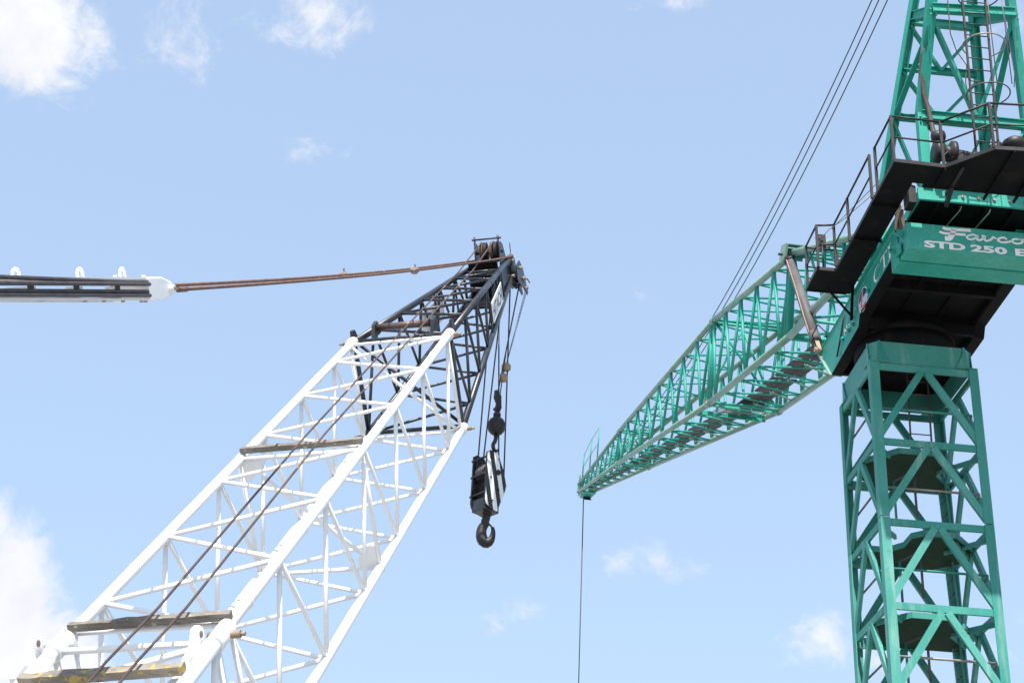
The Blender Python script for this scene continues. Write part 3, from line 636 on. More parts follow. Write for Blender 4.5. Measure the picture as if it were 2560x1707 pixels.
def oval(rx, rz, o, mtn, f=None, par=None, nm='badge_print'):
    pts = [(rx*math.cos(R(t)), rz*math.sin(R(t))) for t in range(0, 360, 12)]
    if f: pts = clip(pts, f)
    return MB().add([T(AL-o, -.01-x, 17.475+z) for x, z in pts], [list(range(len(pts)))]).build(nm, mtn, par)
bd = oval(.30, .245, .004, 'letter', None, gird, 'badge')
oval(.27, .22, .006, 'skyp', None, bd); oval(.27, .22, .008, 'navy', lambda p: p[1]-.04, bd); oval(.27, .22, .0085, 'navy', lambda p: -.15-p[1], bd)
mb = MB(); stroke_mb(mb, [(.02, .20), (-.06, .05), (-.10, -.08), (-.02, -.16), (.14, -.15)], .075, T(AL-.010, -.01, 17.475), -TY, TZ); mb.build('badge_print', 'redp', bd)
mb = MB(); stroke_mb(mb, [(.05, .20), (-.0, .06), (-.03, -.06), (.05, -.11), (.15, -.10)], .022, T(AL-.011, -.01, 17.475), -TY, TZ); mb.build('badge_print', 'letter', bd)
for b, z in ((.34, 17.47), (.66, 17.30), (1.36, 17.35), (-.40, 17.44), (.95, 17.32)): MB().tube(T(AL-.06, b, z), T(AL, b, z), .04, 10).build('bolt', 'green', gird)
# strut brackets carrying the front landing
bm_('landing_strut', T(-.62, .45, 17.95), T(AL-.02, .62, 17.42), .035, .035, 'under', up)
bm_('landing_post', T(AL-.06, .40, 18.0), T(AL-.06, .62, 17.36), .05, .05, 'under', up)
MB().sweep([T(AL-.03, 1.15, 17.8), T(AL-.04, 1.35, 17.5), T(AL-.04, 1.75, 17.15)], .02, 8).build('hose', 'steel', up)
# rear lettered box
bxr = [(-2.80, 16.93), (-2.80, 17.47), (-1.95, 17.47), (-1.95, 16.93)]
box = MB().ext([T(-.09, b, z) for b, z in ((-2.80, 16.93), (-2.80, 17.47), (-2.36, 17.47), (-2.36, 16.93))], TX*2.6).build('rear_box', 'green', up, .012); box['label'] = 'long green box lettered Favco STD 250 E'
MB().ext([T(-.12, b, z) for b, z in ((-2.345, 16.91), (-2.345, 17.40), (-1.93, 17.40), (-1.93, 16.91))], TX*2.66).build('rear_box_backing', 'green', up, .012)
FX, FY = TX, TZ; FO = T(-.09, -2.806, 17.47)
fav = MB()
for pts, w_ in (([(.66, -.05), (.74, -.075), (.95, -.07), (1.17, -.06)], .055), ([(.86, -.07), (.83, -.17), (.76, -.27), (.68, -.275)], .085), ([(.59, -.145), (.68, -.17), (.90, -.165), (1.07, -.16)], .045),
                ([(1.29, -.16), (1.20, -.145), (1.11, -.18), (1.09, -.225), (1.14, -.25), (1.22, -.225), (1.30, -.155)], .033), ([(1.30, -.155), (1.265, -.22), (1.30, -.25), (1.36, -.225), (1.42, -.16)], .036),
                ([(1.36, -.155), (1.42, -.155), (1.41, -.22), (1.44, -.25), (1.53, -.21), (1.57, -.155), (1.60, -.175)], .036), ([(1.60, -.175), (1.66, -.19)], .022),
                ([(1.82, -.175), (1.76, -.145), (1.68, -.175), (1.66, -.225), (1.73, -.25), (1.82, -.235), (1.92, -.20)], .036),
                ([(2.04, -.15), (1.94, -.165), (1.92, -.22), (1.99, -.25), (2.09, -.22), (2.10, -.165), (2.03, -.15), (2.16, -.16)], .036)): stroke_mb(fav, pts, w_*1.15, FO, FX, FY)
fav.build('lettering', 'letter', box)
for body, x0, w_ in (('STD', .29, .75), ('250', 1.13, .67), ('E', 1.945, .22)): text_mb(body, FO+FX*x0+FY*-.505-TY*.002, FX, FY, .150, w_, .045).build('lettering', 'letter', box)
for z0, b0 in ((17.31, -2.62), (17.12, -2.30)):
    tab = MB().ext([T(-.105, b0, z0-.07), T(-.105, b0, z0+.09), T(-.20, b0, z0+.10), T(-.27, b0, z0+.07), T(-.28, b0, z0+.02), T(-.22, b0, z0-.02)], TY*.03).build('lug_tab', 'green', up)
    MB().tube(T(-.235, b0-.002, z0+.055), T(-.235, b0+.032, z0+.055), .022, 10).build('tab_bore', 'steel', tab)
MB().ext([T(-.125, -2.55, 16.99), T(-.125, -2.55, 17.20), T(-.125, -2.30, 17.24), T(-.125, -2.30, 17.03)], TX*-.03).build('lug_tab', 'green', up)
# machinery deck behind and above the box
plate([(.18, -2.74), (2.6, -2.74), (2.6, 1.4), (AL+.25, 1.4), (AL+.25, -2.1)], 18.02, .03, 'under', 'machine_deck', up)
rbm = MB().ext([T(.18, -2.80, 18.0), T(2.7, -2.80, 18.0), T(2.7, -2.80, 18.25), T(.18, -2.80, 18.25)], TY*.05).build('deck_beam', 'green', up)
bm_('deck_beam', T(.20, -2.74, 18.09), T(.20, -1.6, 18.09), .04, .18, 'green', up)
for a in (1.0, 1.29, 1.58, 1.87, 2.16): MB().tube(T(a, -2.80, 18.12), T(a, -2.835, 18.12), .03, 12).build('bolt', 'bronze', rbm)
for a in (.55, .95, 1.45, 1.95, 2.4): bm_('deck_rib', T(a, -2.74, 17.97), T(a, -1.2, 17.97), .03, .10, 'under', up)
for b in (-1.95, -1.3): bm_('deck_rib', T(.2, b, 17.97), T(2.5, b, 17.97), .03, .10, 'under', up)
for a in (.98, 1.52): MB().sweep([T(a+.02, -2.70, 17.99), T(a, -2.66, 17.93), T(a-.05, -2.3, 17.92), T(a-.12, -1.8, 17.9)], .014, 6).build('hose', 'pale', up)
# radiator with upright fins, above the beam
rad_ = empty('radiator', T(1.5, -2.7, 18.26), up)
bm_('radiator_core', T(.92, -2.66, 18.46), T(2.5, -2.66, 18.46), .02, .38, 'under', rad_)
for i in range(46): bm_('fin', T(.98+.032*i, -2.70, 18.26), T(.98+.032*i, -2.70, 18.64), .013, .05, 'grille', rad_, TY)
# black walkways
wl = empty('walkway', T(0, -2, 18.0), up); wl['label'] = 'black steel walkway with handrails'
outl = [(-.60, -.14), (-.60, -3.85), (.32, -3.82), (.97, -4.48), (3.2, -4.62), (3.2, -3.25), (AL-.03, -3.25), (AL-.03, -.14)]
for nm, poly in (('floor_plate', [(-.60, -.13), (-.60, -1.35), (AL-.03, -1.35), (AL-.03, -.13)]), ('floor_plate', [(-.60, -1.36), (-.60, -2.5), (AL-.03, -2.5), (AL-.03, -1.36)]),
                 ('floor_plate', [(-.60, -2.51), (-.60, -3.85), (.32, -3.82), (.32, -3.14), (.12, -3.14), (.12, -3.25), (AL-.03, -3.25), (AL-.03, -2.51)]),
                 ('floor_plate', [(.325, -3.82), (.97, -4.48), (1.3, -4.50), (1.3, -3.14), (.325, -3.14)]), ('floor_plate', [(1.305, -4.50), (3.2, -4.62), (3.2, -3.14), (1.305, -3.14)]),
                 ('floor_plate', [(-.97, .70), (-.97, -.125), (AL-.03, -.125), (AL-.03, .70)])):
    plate(poly, 18.005, .012, 'under', nm, wl)
for p, q in (((-.60, -.12), (-.60, -3.85)), ((-.60, -3.85), (.32, -3.82)), ((.32, -3.82), (.97, -4.48)), ((.97, -4.48), (3.2, -4.62)), ((-.97, .70), (-.97, -.13)), ((-.97, -.13), (-.60, -.13)), ((-.97, .70), (AL-.1, .70))):
    bm_('kick_edge', T(*p, 18.02), T(*q, 18.02), .012, .07, 'steel', wl)
for a0, b0, a1, b1 in ((-.6, -1.35, AL, -1.35), (-.6, -2.5, AL, -2.5), (.325, -3.82, .325, -3.25), (1.30, -4.5, 1.30, -3.0), (1.85, -4.53, 1.85, -3.0), (2.4, -4.5, 2.4, -3.0)):
    bm_('joist', T(a0, b0, 17.975), T(a1, b1, 17.975), .03, .06, 'under', wl)
bm_('deck_bracket', T(.62, -3.28, 17.99), T(.66, -2.84, 17.88), .07, .10, 'steel', wl)
bm_('deck_bracket', T(.64, -2.86, 17.88), T(.64, -2.86, 18.22), .08, .05, 'steel', wl)
bm_('deck_bracket', T(.62, -3.9, 18.0), T(.62, -3.0, 18.0), .06, .07, 'steel', wl)
def rails(path, z=18.03, hts=(.95, .50), posts=None, r=.021, post_h=None):
    for h in hts:
        for p, q in zip(path, path[1:]): tb('handrail', T(*p, z+h), T(*q, z+h), r if h > .6 else r*.8, 'steel', wl, 8)
    for p in (posts if posts is not None else path): bm_('rail_post', T(*p, z), T(*p, z+max(hts)+.01), .045, .045, 'steel', wl, TY)
rails([(-.59, -2.86), (-.59, -3.83), (.31, -3.80), (.96, -4.46), (2.1, -4.54), (3.2, -4.61)])
rails([(-.62, -2.62), (-.62, -1.18), (-.62, -.24)])
rails([(-.62, -.24), (-.95, -.17), (-.95, .52), (-.95, .66)], posts=[(-.95, -.17), (-.95, .62)])
rails([(-.95, .66), (-.3, .66)], posts=[(-.3, .66)])
tb('hand_line', T(-.62, -.1, 18.98), T(-.3, -2.2, 18.75), .007, 'rust', wl, 6)
MB().sweep([T(-.90, .2, 18.95), T(-.88, .1, 18.85), T(-.8, -.1, 18.8), T(-.70, -.2, 18.9), T(-.5, -.5, 18.95), T(-.2, -1.6, 18.9)], .008, 6).build('hand_line', 'bronze', wl)
bm_('landing_board', T(-.78, .05, 18.62), T(-.78, .05, 18.92), .14, .03, 'steel', wl, TY)
tb('rail_post', T(-.80, .0, 18.02), T(-.80, 0, 18.75), .02, 'steel', wl, 8)
# A-frame
af = empty('a_frame', T(1.2, -2, 18.0), up); af['label'] = 'green A-frame of rolled beams leaning over the rear'
FL0, FL1, FL2 = (.37, -2.76, 18.24), (.37, -2.80, 19.9), (.40, -3.7, 21.69)
FR0, FR1, FR2 = (2.42, -2.76, 18.24), (2.38, -2.80, 19.9), (1.96, -3.7, 21.78)
BL0, BL2, BR0, BR2 = V((-.0, -.4, 17.97)), V((.37, -2.8, 22.24)), V((2.5, -.4, 17.97)), V((1.6, -2.8, 22.24))
def tl(p): return T(*p)
def leg(p, q, w_=.15, h_=.15, nm='leg', mtn='green'): return MB().ibeam(tl(p), tl(q), h_, w_, .018, TY*.3+TX).build(nm, mtn, af)
bm_('leg', tl(FL0), tl(FL1), .18, .15, 'green', af, TY); bm_('leg', tl(FR0), tl(FR1), .18, .15, 'green', af, TY)
FL3 = lerp(FL1, FL2, 3.4); FR3 = lerp(FR1, FR2, 3.4); BL3 = lerp(BL0, BL2, 1.88); BR3 = lerp(BR0, BR2, 1.88)
bm_('leg', tl(FL1), tl(FL3), .19, .15, 'green', af, TY); bm_('leg', tl(FR1), tl(FR3), .15, .15, 'green', af, TY)
leg(BL0, BL3, .14, .15); leg(BR0, BR3, .14, .15)
def cross(p, q, h_=.19, w_=.11, nm='cross_beam'): return MB().ibeam(tl(p), tl(q), h_, w_, .016).build(nm, 'green', af)
cross(V(FL1)+V((-.02, -.10, -.10)), V(FR1)+V((.3, -.10, -.10))); cross(V(FL2)+V((.0, -.10, -.10)), V(FR2)+V((.02, -.10, -.10)))
BLl, BRl = lerp(BL0, BL2, .60), lerp(BR0, BR2, .60); BLm, BRm = lerp(BL0, BL2, .795), lerp(BR0, BR2, .795)
cross(BLl, BRl, .13, .10); cross(BLm, BRm, .13, .10); cross(lerp(BL0, BL2, .98), lerp(BR0, BR2, .98), .16, .10)
cross(lerp(FL1, FL2, .97), BL2, .17, .09); cross(lerp(FR1, FR2, .97), BR2, .17, .09)
def brace(p, q, w_=.10, h_=.06): return MB().beam(tl(p), tl(q), w_, h_, TY).build('brace', 'green', af)
mid1 = V((1.42, -2.84, 19.86)); dk = V((1.40, -2.78, 18.3))
def flip(p): return p
brace(lerp(FL1, FL2, .93), mid1, .06, .12); brace(lerp(FR1, FR2, .93), mid1, .06, .12)
brace(V(FL1)+V((.05, -.03, -.15)), dk, .05, .12); brace(V(FR1)+V((-.05, -.03, -.15)), dk, .05, .12)
mb1 = lerp(BLm, BRm, .5); mb2 = lerp(BLl, BRl, .52)
brace(lerp(BL0, BL2, .96), mb1, .05, .09); brace(lerp(BR0, BR2, .96), mb1, .05, .09); brace(lerp(BL0, BL2, .775), lerp(BLl, BRl, .5), .05, .09); brace(lerp(BR0, BR2, .775), lerp(BLl, BRl, .5), .05, .09)
brace(lerp(BL0, BL2, .57), lerp(lerp(BL0, BL2, .25), lerp(BR0, BR2, .25), .45), .05, .10); brace(lerp(BR0, BR2, .57), lerp(lerp(BL0, BL2, .25), lerp(BR0, BR2, .25), .55), .05, .10)
brace(lerp(FL1, FL2, .78), BLl, .10, .06); brace(lerp(FR1, FR2, .9), lerp(BR0, BR2, .5), .10, .06)
for p in (FL2, FR2, FL1):
    for dx, dz in ((-.05, -.12), (.06, -.12), (-.05, -.24), (.06, -.24)): MB().tube(tl(V(p)+V((dx, -.075, dz))), tl(V(p)+V((dx, -.11, dz))), .018, 6).build('bolt', 'faded', af)
bm_('head_beam', T(.35, -5.4, 25.95), T(1.75, -5.4, 25.95), .9, .12, 'green', af)
for a_ in (.93, 1.08, 1.27): sheave(T(a_, -5.4, 26.0), TX, .24, .05, af, mt='steel')
# exhaust pipe up the left leg
MB().sweep([T(.33, -3.40, 21.0), T(.30, -3.30, 20.85), T(.30, -3.18, 20.6), T(.36, -3.05, 20.2), T(.44, -3.0, 19.9), T(.50, -2.98, 19.4), T(.52, -2.98, 19.0), T(.53, -2.98, 18.7)], .042, 10).build('exhaust_pipe', 'hose', up)
tb('exhaust_pipe', T(.335, -3.42, 21.02), T(.38, -4.0, 22.4), .05, 'green', up)
# winch and motors on the deck
wi = empty('winch', T(.8, -2.9, 18.3), up)
MB().lathe(T(.42, -2.95, 18.55), TX, [(.10, 0), (.22, .02), (.22, .12), (.15, .14), (.15, .30), (.24, .32), (.24, .40), (.10, .42)], 18).build('drum', 'steel', wi)
MB().ext([T(.75, -3.0, 18.3), T(1.5, -3.0, 18.3), T(1.5, -3.0, 18.50), T(1.05, -3.0, 18.62), T(.75, -3.0, 18.66)], TY*.25).build('housing', 'steel', wi, .01)
MB().lathe(T(.40, -2.98, 18.85), V((.9, -.2, .1)), [(.05, 0), (.11, .02), (.12, .2), (.09, .24), (.05, .26)], 12).build('motor', 'steel', wi)
for a, z in ((.80, 18.42), (.80, 18.52), (.80, 18.60)): MB().tube(T(a, -3.0, z), T(a, -3.03, z), .02, 8).build('bolt', 'strutm', wi)
MB().sweep([T(.50, -3.05, 18.3), T(.62, -3.15, 18.45), T(.70, -3.1, 18.35), T(.9, -3.1, 18.5), T(1.3, -3.1, 18.42)], .016, 6).build('hose', 'steel', wi)
MB().lathe(T(1.40, -2.9, 18.62), V((.7, -.1, .5)), [(.03, 0), (.08, .05), (.115, .25), (.115, .36), (.06, .40)], 14).build('motor', 'steel', wi)
MB().lathe(T(1.95, -3.0, 18.30), TZ, [(.17, 0), (.17, .45), (.21, .47), (.22, .60), (.12, .68)], 16).build('air_cleaner', 'steel', wi)
wi.location = wi.location+TZ*.30-TY*.12
# machinery peeping out left of the deck beam
MB().lathe(T(-.02, -2.5, 18.18), TX*-1+TZ*.2, [(.05, 0), (.16, .02), (.17, .08), (.08, .10)], 18).build('drum', 'strutm', wi)
MB().ext([T(.02, -2.75, 17.95), T(.16, -2.75, 17.95), T(.16, -2.75, 18.3), T(.02, -2.75, 18.35)], TY*.3).build('housing', 'steel', wi)
MB().sweep([T(.0, -2.7, 18.3), T(.05, -2.8, 18.42), T(.2, -2.85, 18.40), T(.4, -2.85, 18.42)], .03, 8).build('hose', 'bronze', wi)
MB().sweep([T(-.06, -2.55, 18.0), T(-.12, -2.5, 17.85), T(-.13, -2.4, 17.7), T(-.12, -2.35, 17.6)], .03, 8).build('hose', 'bronze', wi)
MB().ext([T(-.09, -2.45, 17.5), T(-.09, -2.25, 17.5), T(-.09, -2.25, 17.98), T(-.09, -2.45, 17.98)], TX*.10).build('housing', 'hose', wi)
# caged ladder at the rear
cl = empty('caged_ladder', T(1.1, -3.9, 18.0), up); cl['label'] = 'dark caged ladder in front of the A-frame'
for a, a2 in ((.87, .955), (1.28, 1.40)): bm_('stringer', T(a, -3.9, 18.02), T(a2, -3.9, 22.6), .035, .035, 'steel', cl, TY)
for i in range(17):
    z = 18.30+.265*i; t = (z-18)/4.6; tb('rung', T(.87+.085*t, -3.9, z), T(1.28+.12*t, -3.9, z), .0115, 'steel', cl, 6)
for z, mtn in ((19.42, 'strutm'), (20.52, 'glassy'), (21.68, 'steel'), (22.6, 'steel')):
    t = (z-18)/4.6; c0, c1 = .87+.085*t, 1.28+.12*t; cx = (c0+c1)/2
    pts = [T(cx+.38*math.cos(R(k)), -4.16+.38*math.sin(R(k))*.9, z) for k in range(130, 411, 14)]
    pts = [T(c0, -3.9, z)]+pts+[T(c1, -3.9, z)]
    MB().sweep(pts, .013, 6).build('cage_hoop', mtn, cl)
for k in (-.05, .22): tb('cage_bar', T(1.19+k, -4.50, 19.42), T(1.21+k, -4.50, 22.6), .009, 'hose', cl, 6)
MB().sweep([T(1.58, -4.2, 19.6), T(1.62, -4.2, 19.9), T(1.60, -4.2, 20.5), T(1.56, -4.2, 21.6), T(1.55, -4.2, 22.5)], .008, 6).build('cable', 'navy', cl)
MB().sweep([T(.86, -3.95, 18.4), T(.84, -3.97, 19.0), T(.80, -3.96, 19.8), T(.86, -3.95, 20.2), T(.70, -3.95, 20.5), T(.62, -3.95, 20.9), T(.66, -3.95, 22.6)], .010, 6).build('cable', 'steel', cl)
# loose wires under the landing
MB().sweep([T(AL-.03, 2.4, 18.05), T(-.2, 2.6, 18.35), T(-.25, 2.9, 18.25), T(-.12, 2.95, 17.9)], .016, 6).build('hose', 'steel', up)

# ================================================================== GREEN JIB
jb = empty('crane_jib', T(.95, -1.0, 18.4)); tag(jb, 'long green lattice jib of the tower crane, stretching away to the left', 'crane jib')
ST = [(-7.075, 1.964, 1.994, 0.), (0., 1.944, 2.335, 0.), (13.93, 1.139, 1.188, .107), (23.128, .504, .318, .056)]
def jdim(s):
    for (s0, w0_, h0, o0), (s1, w1_, h1, o1) in zip(ST, ST[1:]):
        if s <= s1 or s1 == ST[-1][0]: t = (s-s0)/(s1-s0); return w0_+(w1_-w0_)*t, h0+(h1-h0)*t, o0+(o1-o0)*t
def Jk(k, s):
    w_, h_, o_ = jdim(s); x = -w_/2 if k in ('UL', 'LL') else w_/2; y = h_/2 if k in ('UL', 'UR') else -h_/2; return J(x, y+o_, s)
KS = ('UL', 'UR', 'LR', 'LL')
jparts = {}
for nm, s0, s1, rr in (('root_section', -7.075, 0, .085), ('middle_section', 0, 13.93, .080), ('tip_section', 13.93, 23.128, .066)):
    e = empty(nm, J(0, 0, s0), jb); jparts[nm] = e
    for k in KS: tb('chord', Jk(k, s0), Jk(k, s1-.04), rr, 'pale', e, 12)
    for k in KS: MB().tube(Jk(k, s1-.14), Jk(k, s1+.05), rr*1.25, 12).build('joint_sleeve', 'pale', e)
foot = {'L': T(.08, -1.0, 18.35), 'R': T(1.85, -1.0, 18.35)}
rs = empty('foot_section', T(.95, -1, 18.35), jb)
for k in KS:
    f_ = foot['L' if k[1] == 'L' else 'R']; tb('chord', Jk(k, -7.075), f_+(TZ*.12 if k[0] == 'U' else TZ*-.02), .088, 'pale', rs, 12)
for k in 'LR':
    MB().ext([foot[k]+TX*-.06+TY*-.18+TZ*-.36, foot[k]+TX*-.06+TY*.22+TZ*-.36, foot[k]+TX*-.06+TY*.1+TZ*.2, foot[k]+TX*-.06+TY*-.1+TZ*.2], TX*.12).build('foot_lug', 'green', rs)
for t in (.18, .4, .62, .84):
    U = {k: lerp(Jk(k, -7.075), foot['L' if k[1] == 'L' else 'R']+(TZ*.12 if k[0] == 'U' else TZ*-.02), t) for k in KS}
    U2 = {k: lerp(Jk(k, -7.075), foot['L' if k[1] == 'L' else 'R']+(TZ*.12 if k[0] == 'U' else TZ*-.02), t-.2 if t > .2 else 0) for k in KS}
    for p, q in (('UL', 'UR'), ('LL', 'LR'), ('UL', 'LL'), ('UR', 'LR')): tb('lacing', U[p], U[q], .038, 'green', rs, 8)
    for p, q in (('UL', 'LL'), ('UR', 'LR'), ('LL', 'LR'), ('UL', 'UR')): tb('lacing', U2[p], U[q], .034, 'green', rs, 8)
def jface(par, k1, k2, n1, n2, r):
    seq = []
    for i in range(max(len(n1), len(n2))):
        if i < len(n1): seq.append((k1, n1[i]))
        if i < len(n2): seq.append((k2, n2[i]))
    for (a, s), (b, t) in zip(seq, seq[1:]): tb('lacing', Jk(a, s), Jk(b, t), r, 'green', par, 8)
def frame_bars(par, s, r, dbl=False):
    for p, q in (('UL', 'UR'), ('LL', 'LR'), ('UL', 'LL'), ('UR', 'LR')): tb('cross_bar', Jk(p, s), Jk(q, s), r, 'green', par, 8)
pan = 13.93/8
for nm, s0, s1, n in (('root_section', -7.075, 0, 5), ('middle_section', 0, 13.93, 8), ('tip_section', 13.93, 22.9, 8)):
    e = jparts[nm]; p_ = (s1-s0)/n; f = 1.0 if s0 < 10 else .62
    nu = [s0+p_*(i+.08) for i in range(n)]+[s1-.08]; nl = [s0+p_*(i+.55) for i in range(n)]
    vr = .042*f; hr = .029*f
    for a, b in (('UL', 'LL'), ('UR', 'LR')): jface(e, a, b, nu, nl, vr)
    for a, b in (('UL', 'UR'),): jface(e, a, b, nu, nl, hr)
    nb_ = [s0+p_*(i+.05) for i in range(n)]+[s1-.08]
    jface(e, 'LL', 'LR', nb_, nl, hr)
    for i in range(n): tb('wind_brace', lerp(Jk('LL', nl[i]), Jk('LR', nl[i]), .55), Jk('LR', nl[i]+p_*.5 if i < n-1 else s1-.1), .026*f, 'pale', e, 6)
    for s in (s0+.12, s1-.2): frame_bars(e, s, .045*f)
tb('cross_bar', Jk('UL', -.1), Jk('LR', -.1), .04, 'green', jparts['root_section'], 8)
for nm, ss in (('middle_section', (.45, 13.6)), ('tip_section', (14.2, 17.8))):
    for s in ss:
        m0 = lerp(Jk('UL', s), Jk('UR', s), .5)
        for k in ('LL', 'LR'): tb('diagonal_tie', m0, lerp(Jk(k, s), Jk('U'+k[1], s), .12), .036, 'green', jparts[nm], 8)
# thick uprights and the strut head box at the root frame
e = jparts['root_section']
tb('upright', Jk('UL', -7.0), Jk('LL', -7.0), .085, 'green', e, 12); tb('upright', Jk('UL', -6.72), Jk('LL', -6.72), .05, 'green', e, 12)
tb('upright', Jk('UR', -7.0), Jk('LR', -7.0), .095, 'green', e, 12)
tb('cross_bar', Jk('LL', -7.0), Jk('LR', -7.0), .085, 'green', e, 10)
c = Jk('UL', -7.0)
ho = MB().ext([c-jv*.22+jn*.16-ju*.18, c-jv*.22+jn*.22+ju*.22, c-jv*.22-jn*.06+ju*.36, c-jv*.22-jn*.22+ju*.20, c-jv*.22-jn*.12-ju*.1], jv*.05).build('strut_head', 'pale', e)
MB().ext([c-jv*.22+jn*.16-ju*.18, c-jv*.22+jn*.22+ju*.22, c+jv*.34+jn*.22+ju*.22, c+jv*.34+jn*.16-ju*.18], jn*.02).build('strut_head', 'pale', e)
MB().ext([c-jv*.18-jn*.05+ju*.33, c+jv*.34-jn*.05+ju*.33, c+jv*.34+jn*.2+ju*.22, c-jv*.18+jn*.2+ju*.22], ju*.02).build('strut_head', 'green', e)
tb('strut_pin', c-jv*.32-jn*.02+ju*.1, c+jv*.3-jn*.02+ju*.1, .03, 'steel', e)
# walkway boards inside the jib, above the bottom chords
brd = empty('jib_walkway', J(0, -1, -6), jb); brd['label'] = 'dark walkway boards along the bottom of the jib'
s = -8.2
while s < 21.6:
    w_, h_, o_ = jdim(max(s, -7)); ln = 1.52; x0 = w_*.10; wd = min(.62, w_*.36)
    for x in (x0-wd*.28, x0+wd*.28):
        pts = []
        for ss in (s, s+ln):
            w2, h2, o2 = jdim(max(min(ss, 23), -7)); pts.append((-h2/2+o2+.10, ss))
        MB().ext([J(x-wd*.25, pts[0][0], s), J(x+wd*.25, pts[0][0], s), J(x+wd*.25, pts[1][0], s+ln), J(x-wd*.25, pts[1][0], s+ln)], jn*.04).build('walkway_board', 'steel', brd)
    s += pan if s < 13 else 1.3
# inspection platform with mesh floor at the first joint
ip = empty('inspection_platform', J(0, -1.2, .3), jb)
for i in range(16): tb('mesh_bar', J(-.55+.075*i, -1.13, .05), J(-.55+.075*i, -1.13, 1.1), .006, 'glassy', ip, 4)
for i in range(9): tb('mesh_bar', J(-.6, -1.125, .06+.13*i), J(.62, -1.125, .06+.13*i), .006, 'glassy', ip, 4)
bm_('platform_beam', J(-.9, -1.17, 1.15), J(.97, -1.17, 1.15), .06, .12, 'green', ip); bm_('platform_beam', J(-.9, -1.17, .0), J(.97, -1.17, .0), .06, .10, 'green', ip)
bm_('platform_beam', J(.3, -1.05, 1.2), J(.95, -1.05, 1.2), .2, .05, 'green', ip)
MB().tube(J(-.95, -1.0, .45), J(-.8, -1.0, .5), .06, 10).build('warning_lamp', 'redp', ip); MB().tube(J(.88, -1.0, 1.15), J(.98, -1.0, 1.15), .06, 10).build('warning_lamp', 'redp', ip)
# jib head: sheaves and rails
jh = empty('jib_head', J(0, 0, 23.1), jb)
for x in (-.25, .22): MB().ext([J(x, -.3, 22.4), J(x, -.28, 23.2), J(x, .1, 23.5), J(x, .55, 23.25), J(x, .6, 23.0), J(x, .2, 22.4)], jv*.03).build('cheek_plate', 'pale', jh)
for x in (-.12, .08): sheave(J(x, .35, 23.1), jv, .26, .06, jh, mt='green')
sheave(J(0, -.15, 23.2), jv, .24, .06, jh)
MB().ext([J(-.25, -.30, 21.9), J(.25, -.30, 21.9), J(.22, -.38, 23.0), J(-.22, -.38, 23.0)], jn*.04).build('belly_plate', 'green', jh)
MB().ext([J(-.1, -.50, 22.5), J(.2, -.50, 22.5), J(.2, -.34, 22.9), J(-.1, -.34, 22.9)], ju*.05).build('rope_guide', 'steel', jh)
for s, h0 in ((18.6, 1.30), (20.4, 1.25), (22.2, 1.05)):
    w_, h_, o_ = jdim(s); x = -w_/2-.02; y = h_/2+o_
    tb('rail_post', J(x, y, s), J(x, y+h0, s), .024, 'green', jh, 8)
def rp(s, h): w_, h_, o_ = jdim(s); return J(-w_/2-.02, h_/2+o_+h, s)
for h in (1.0, .5): MB().sweep([rp(18.6, h*1.28), rp(20.4, h*1.22), rp(22.2, h*1.0)], .012, 6).build('handrail', 'pale', jh)
w_, h_, o_ = jdim(19.6); tb('rail_post', J(w_/2, h_/2, 19.6), J(w_/2, h_/2+.75, 19.6), .022, 'green', jh, 8)

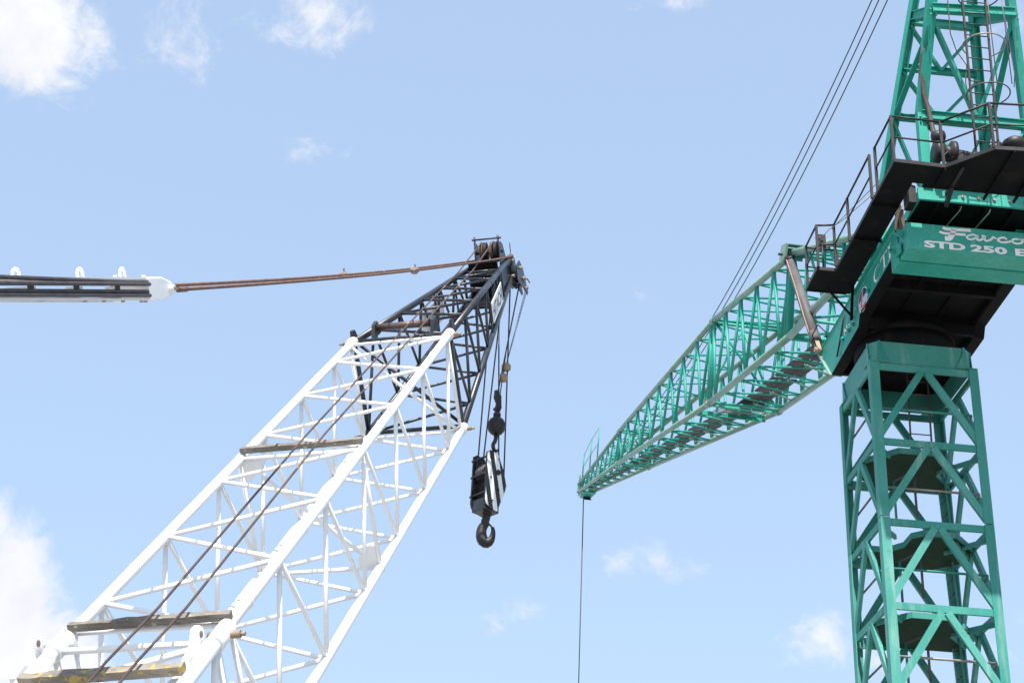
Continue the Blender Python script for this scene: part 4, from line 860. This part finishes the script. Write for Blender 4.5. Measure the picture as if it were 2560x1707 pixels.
# strut between deck and jib
s0p, s1p = T(-.11, 2.92, 17.92), c-jn*.02+ju*.1-jv*.08
st = empty('backstop_strut', s0p); tag(st, 'thick grey telescopic strut between the deck front and the jib root', 'strut')
dd = (s1p-s0p)
tb('barrel', lerp(s0p, s1p, .10), lerp(s0p, s1p, .93), .115, 'strutm', st, 18)
tb('barrel_cap', lerp(s0p, s1p, .915), lerp(s0p, s1p, .94), .135, 'steel', st, 18)
tb('rod', lerp(s0p, s1p, .93), s1p, .06, 'glassy', st, 12)
tb('barrel_cap', lerp(s0p, s1p, .08), lerp(s0p, s1p, .16), .122, 'strutm', st, 18)
MB().tube(s0p-TX*.1, s0p+TX*.1, .06, 12).build('base_pin', 'bronze', st)
MB().beam(s0p, lerp(s0p, s1p, .1), .09, .10, TY).build('base_clevis', 'bronze', st)
sd = dd.normalized().cross(TY).normalized()*-1
nrm = (CAM-s0p); nrm = (nrm-dd.normalized()*nrm.dot(dd.normalized())).normalized(); rgt = dd.normalized().cross(nrm)*-1
MB().sweep([lerp(s0p, s1p, t)+nrm*.10+rgt*(.07 if t > .3 else .085) for t in (.14, .22, .27, .30, .6, .92)], .014, 6).build('conduit', 'bronze', st)

# ropes: three luffing ropes from the A-frame head to the jib tip
hd = [T(.93, -5.4, 26.0), T(1.08, -5.4, 26.0), T(1.27, -5.4, 26.0)]
for i, nm in enumerate(('leftmost', 'middle', 'rightmost')):
    p0 = hd[i]; p1 = J(-.16+.14*i, .36, 23.0); pts = []
    for k in range(41):
        t = k/40; q = lerp(p0, p1, t); q.z -= 2.47*4*t*(1-t); pts.append(q)
    single('luffing_rope', MB().sweep(pts, .0135, 6), 'rope', p0, nm+' of three dark ropes slanting down from the A-frame to the jib', 'rope', 'luffing ropes of the green jib')
p0 = J(.0, -.36, 23.28); p1 = V((p0.x, p0.y, 15.06))
# the jib's hanging hoist rope and the hook ball just entering the frame
single('jib_hoist_rope', MB().tube(p1, p0, .022, 8), 'rope', p1, 'thin rope hanging straight down from the tip of the green jib', 'rope')
jk = empty('jib_hook', p1); tag(jk, 'small dark hook ball at the bottom edge below the green jib', 'crane hook')
MB().lathe(p1-V((-.05, 0, .48)), (0, 0, 1), [(.06, 0), (.2, .06), (.26, .2), (.2, .36), (.07, .42), (.05, .5)], 16).build('weight_ball', 'steel', jk)
q = p1-V((-.05, 0, .48)); MB().sweep([q, q-V((0, 0, .12)), q+V((-.12, 0, -.24)), q+V((-.1, 0, -.4)), q+V((.04, 0, -.46)), q+V((.12, 0, -.34))], [.05, .05, .05, .05, .045, .02], 8).build('hook', 'steel', jk)
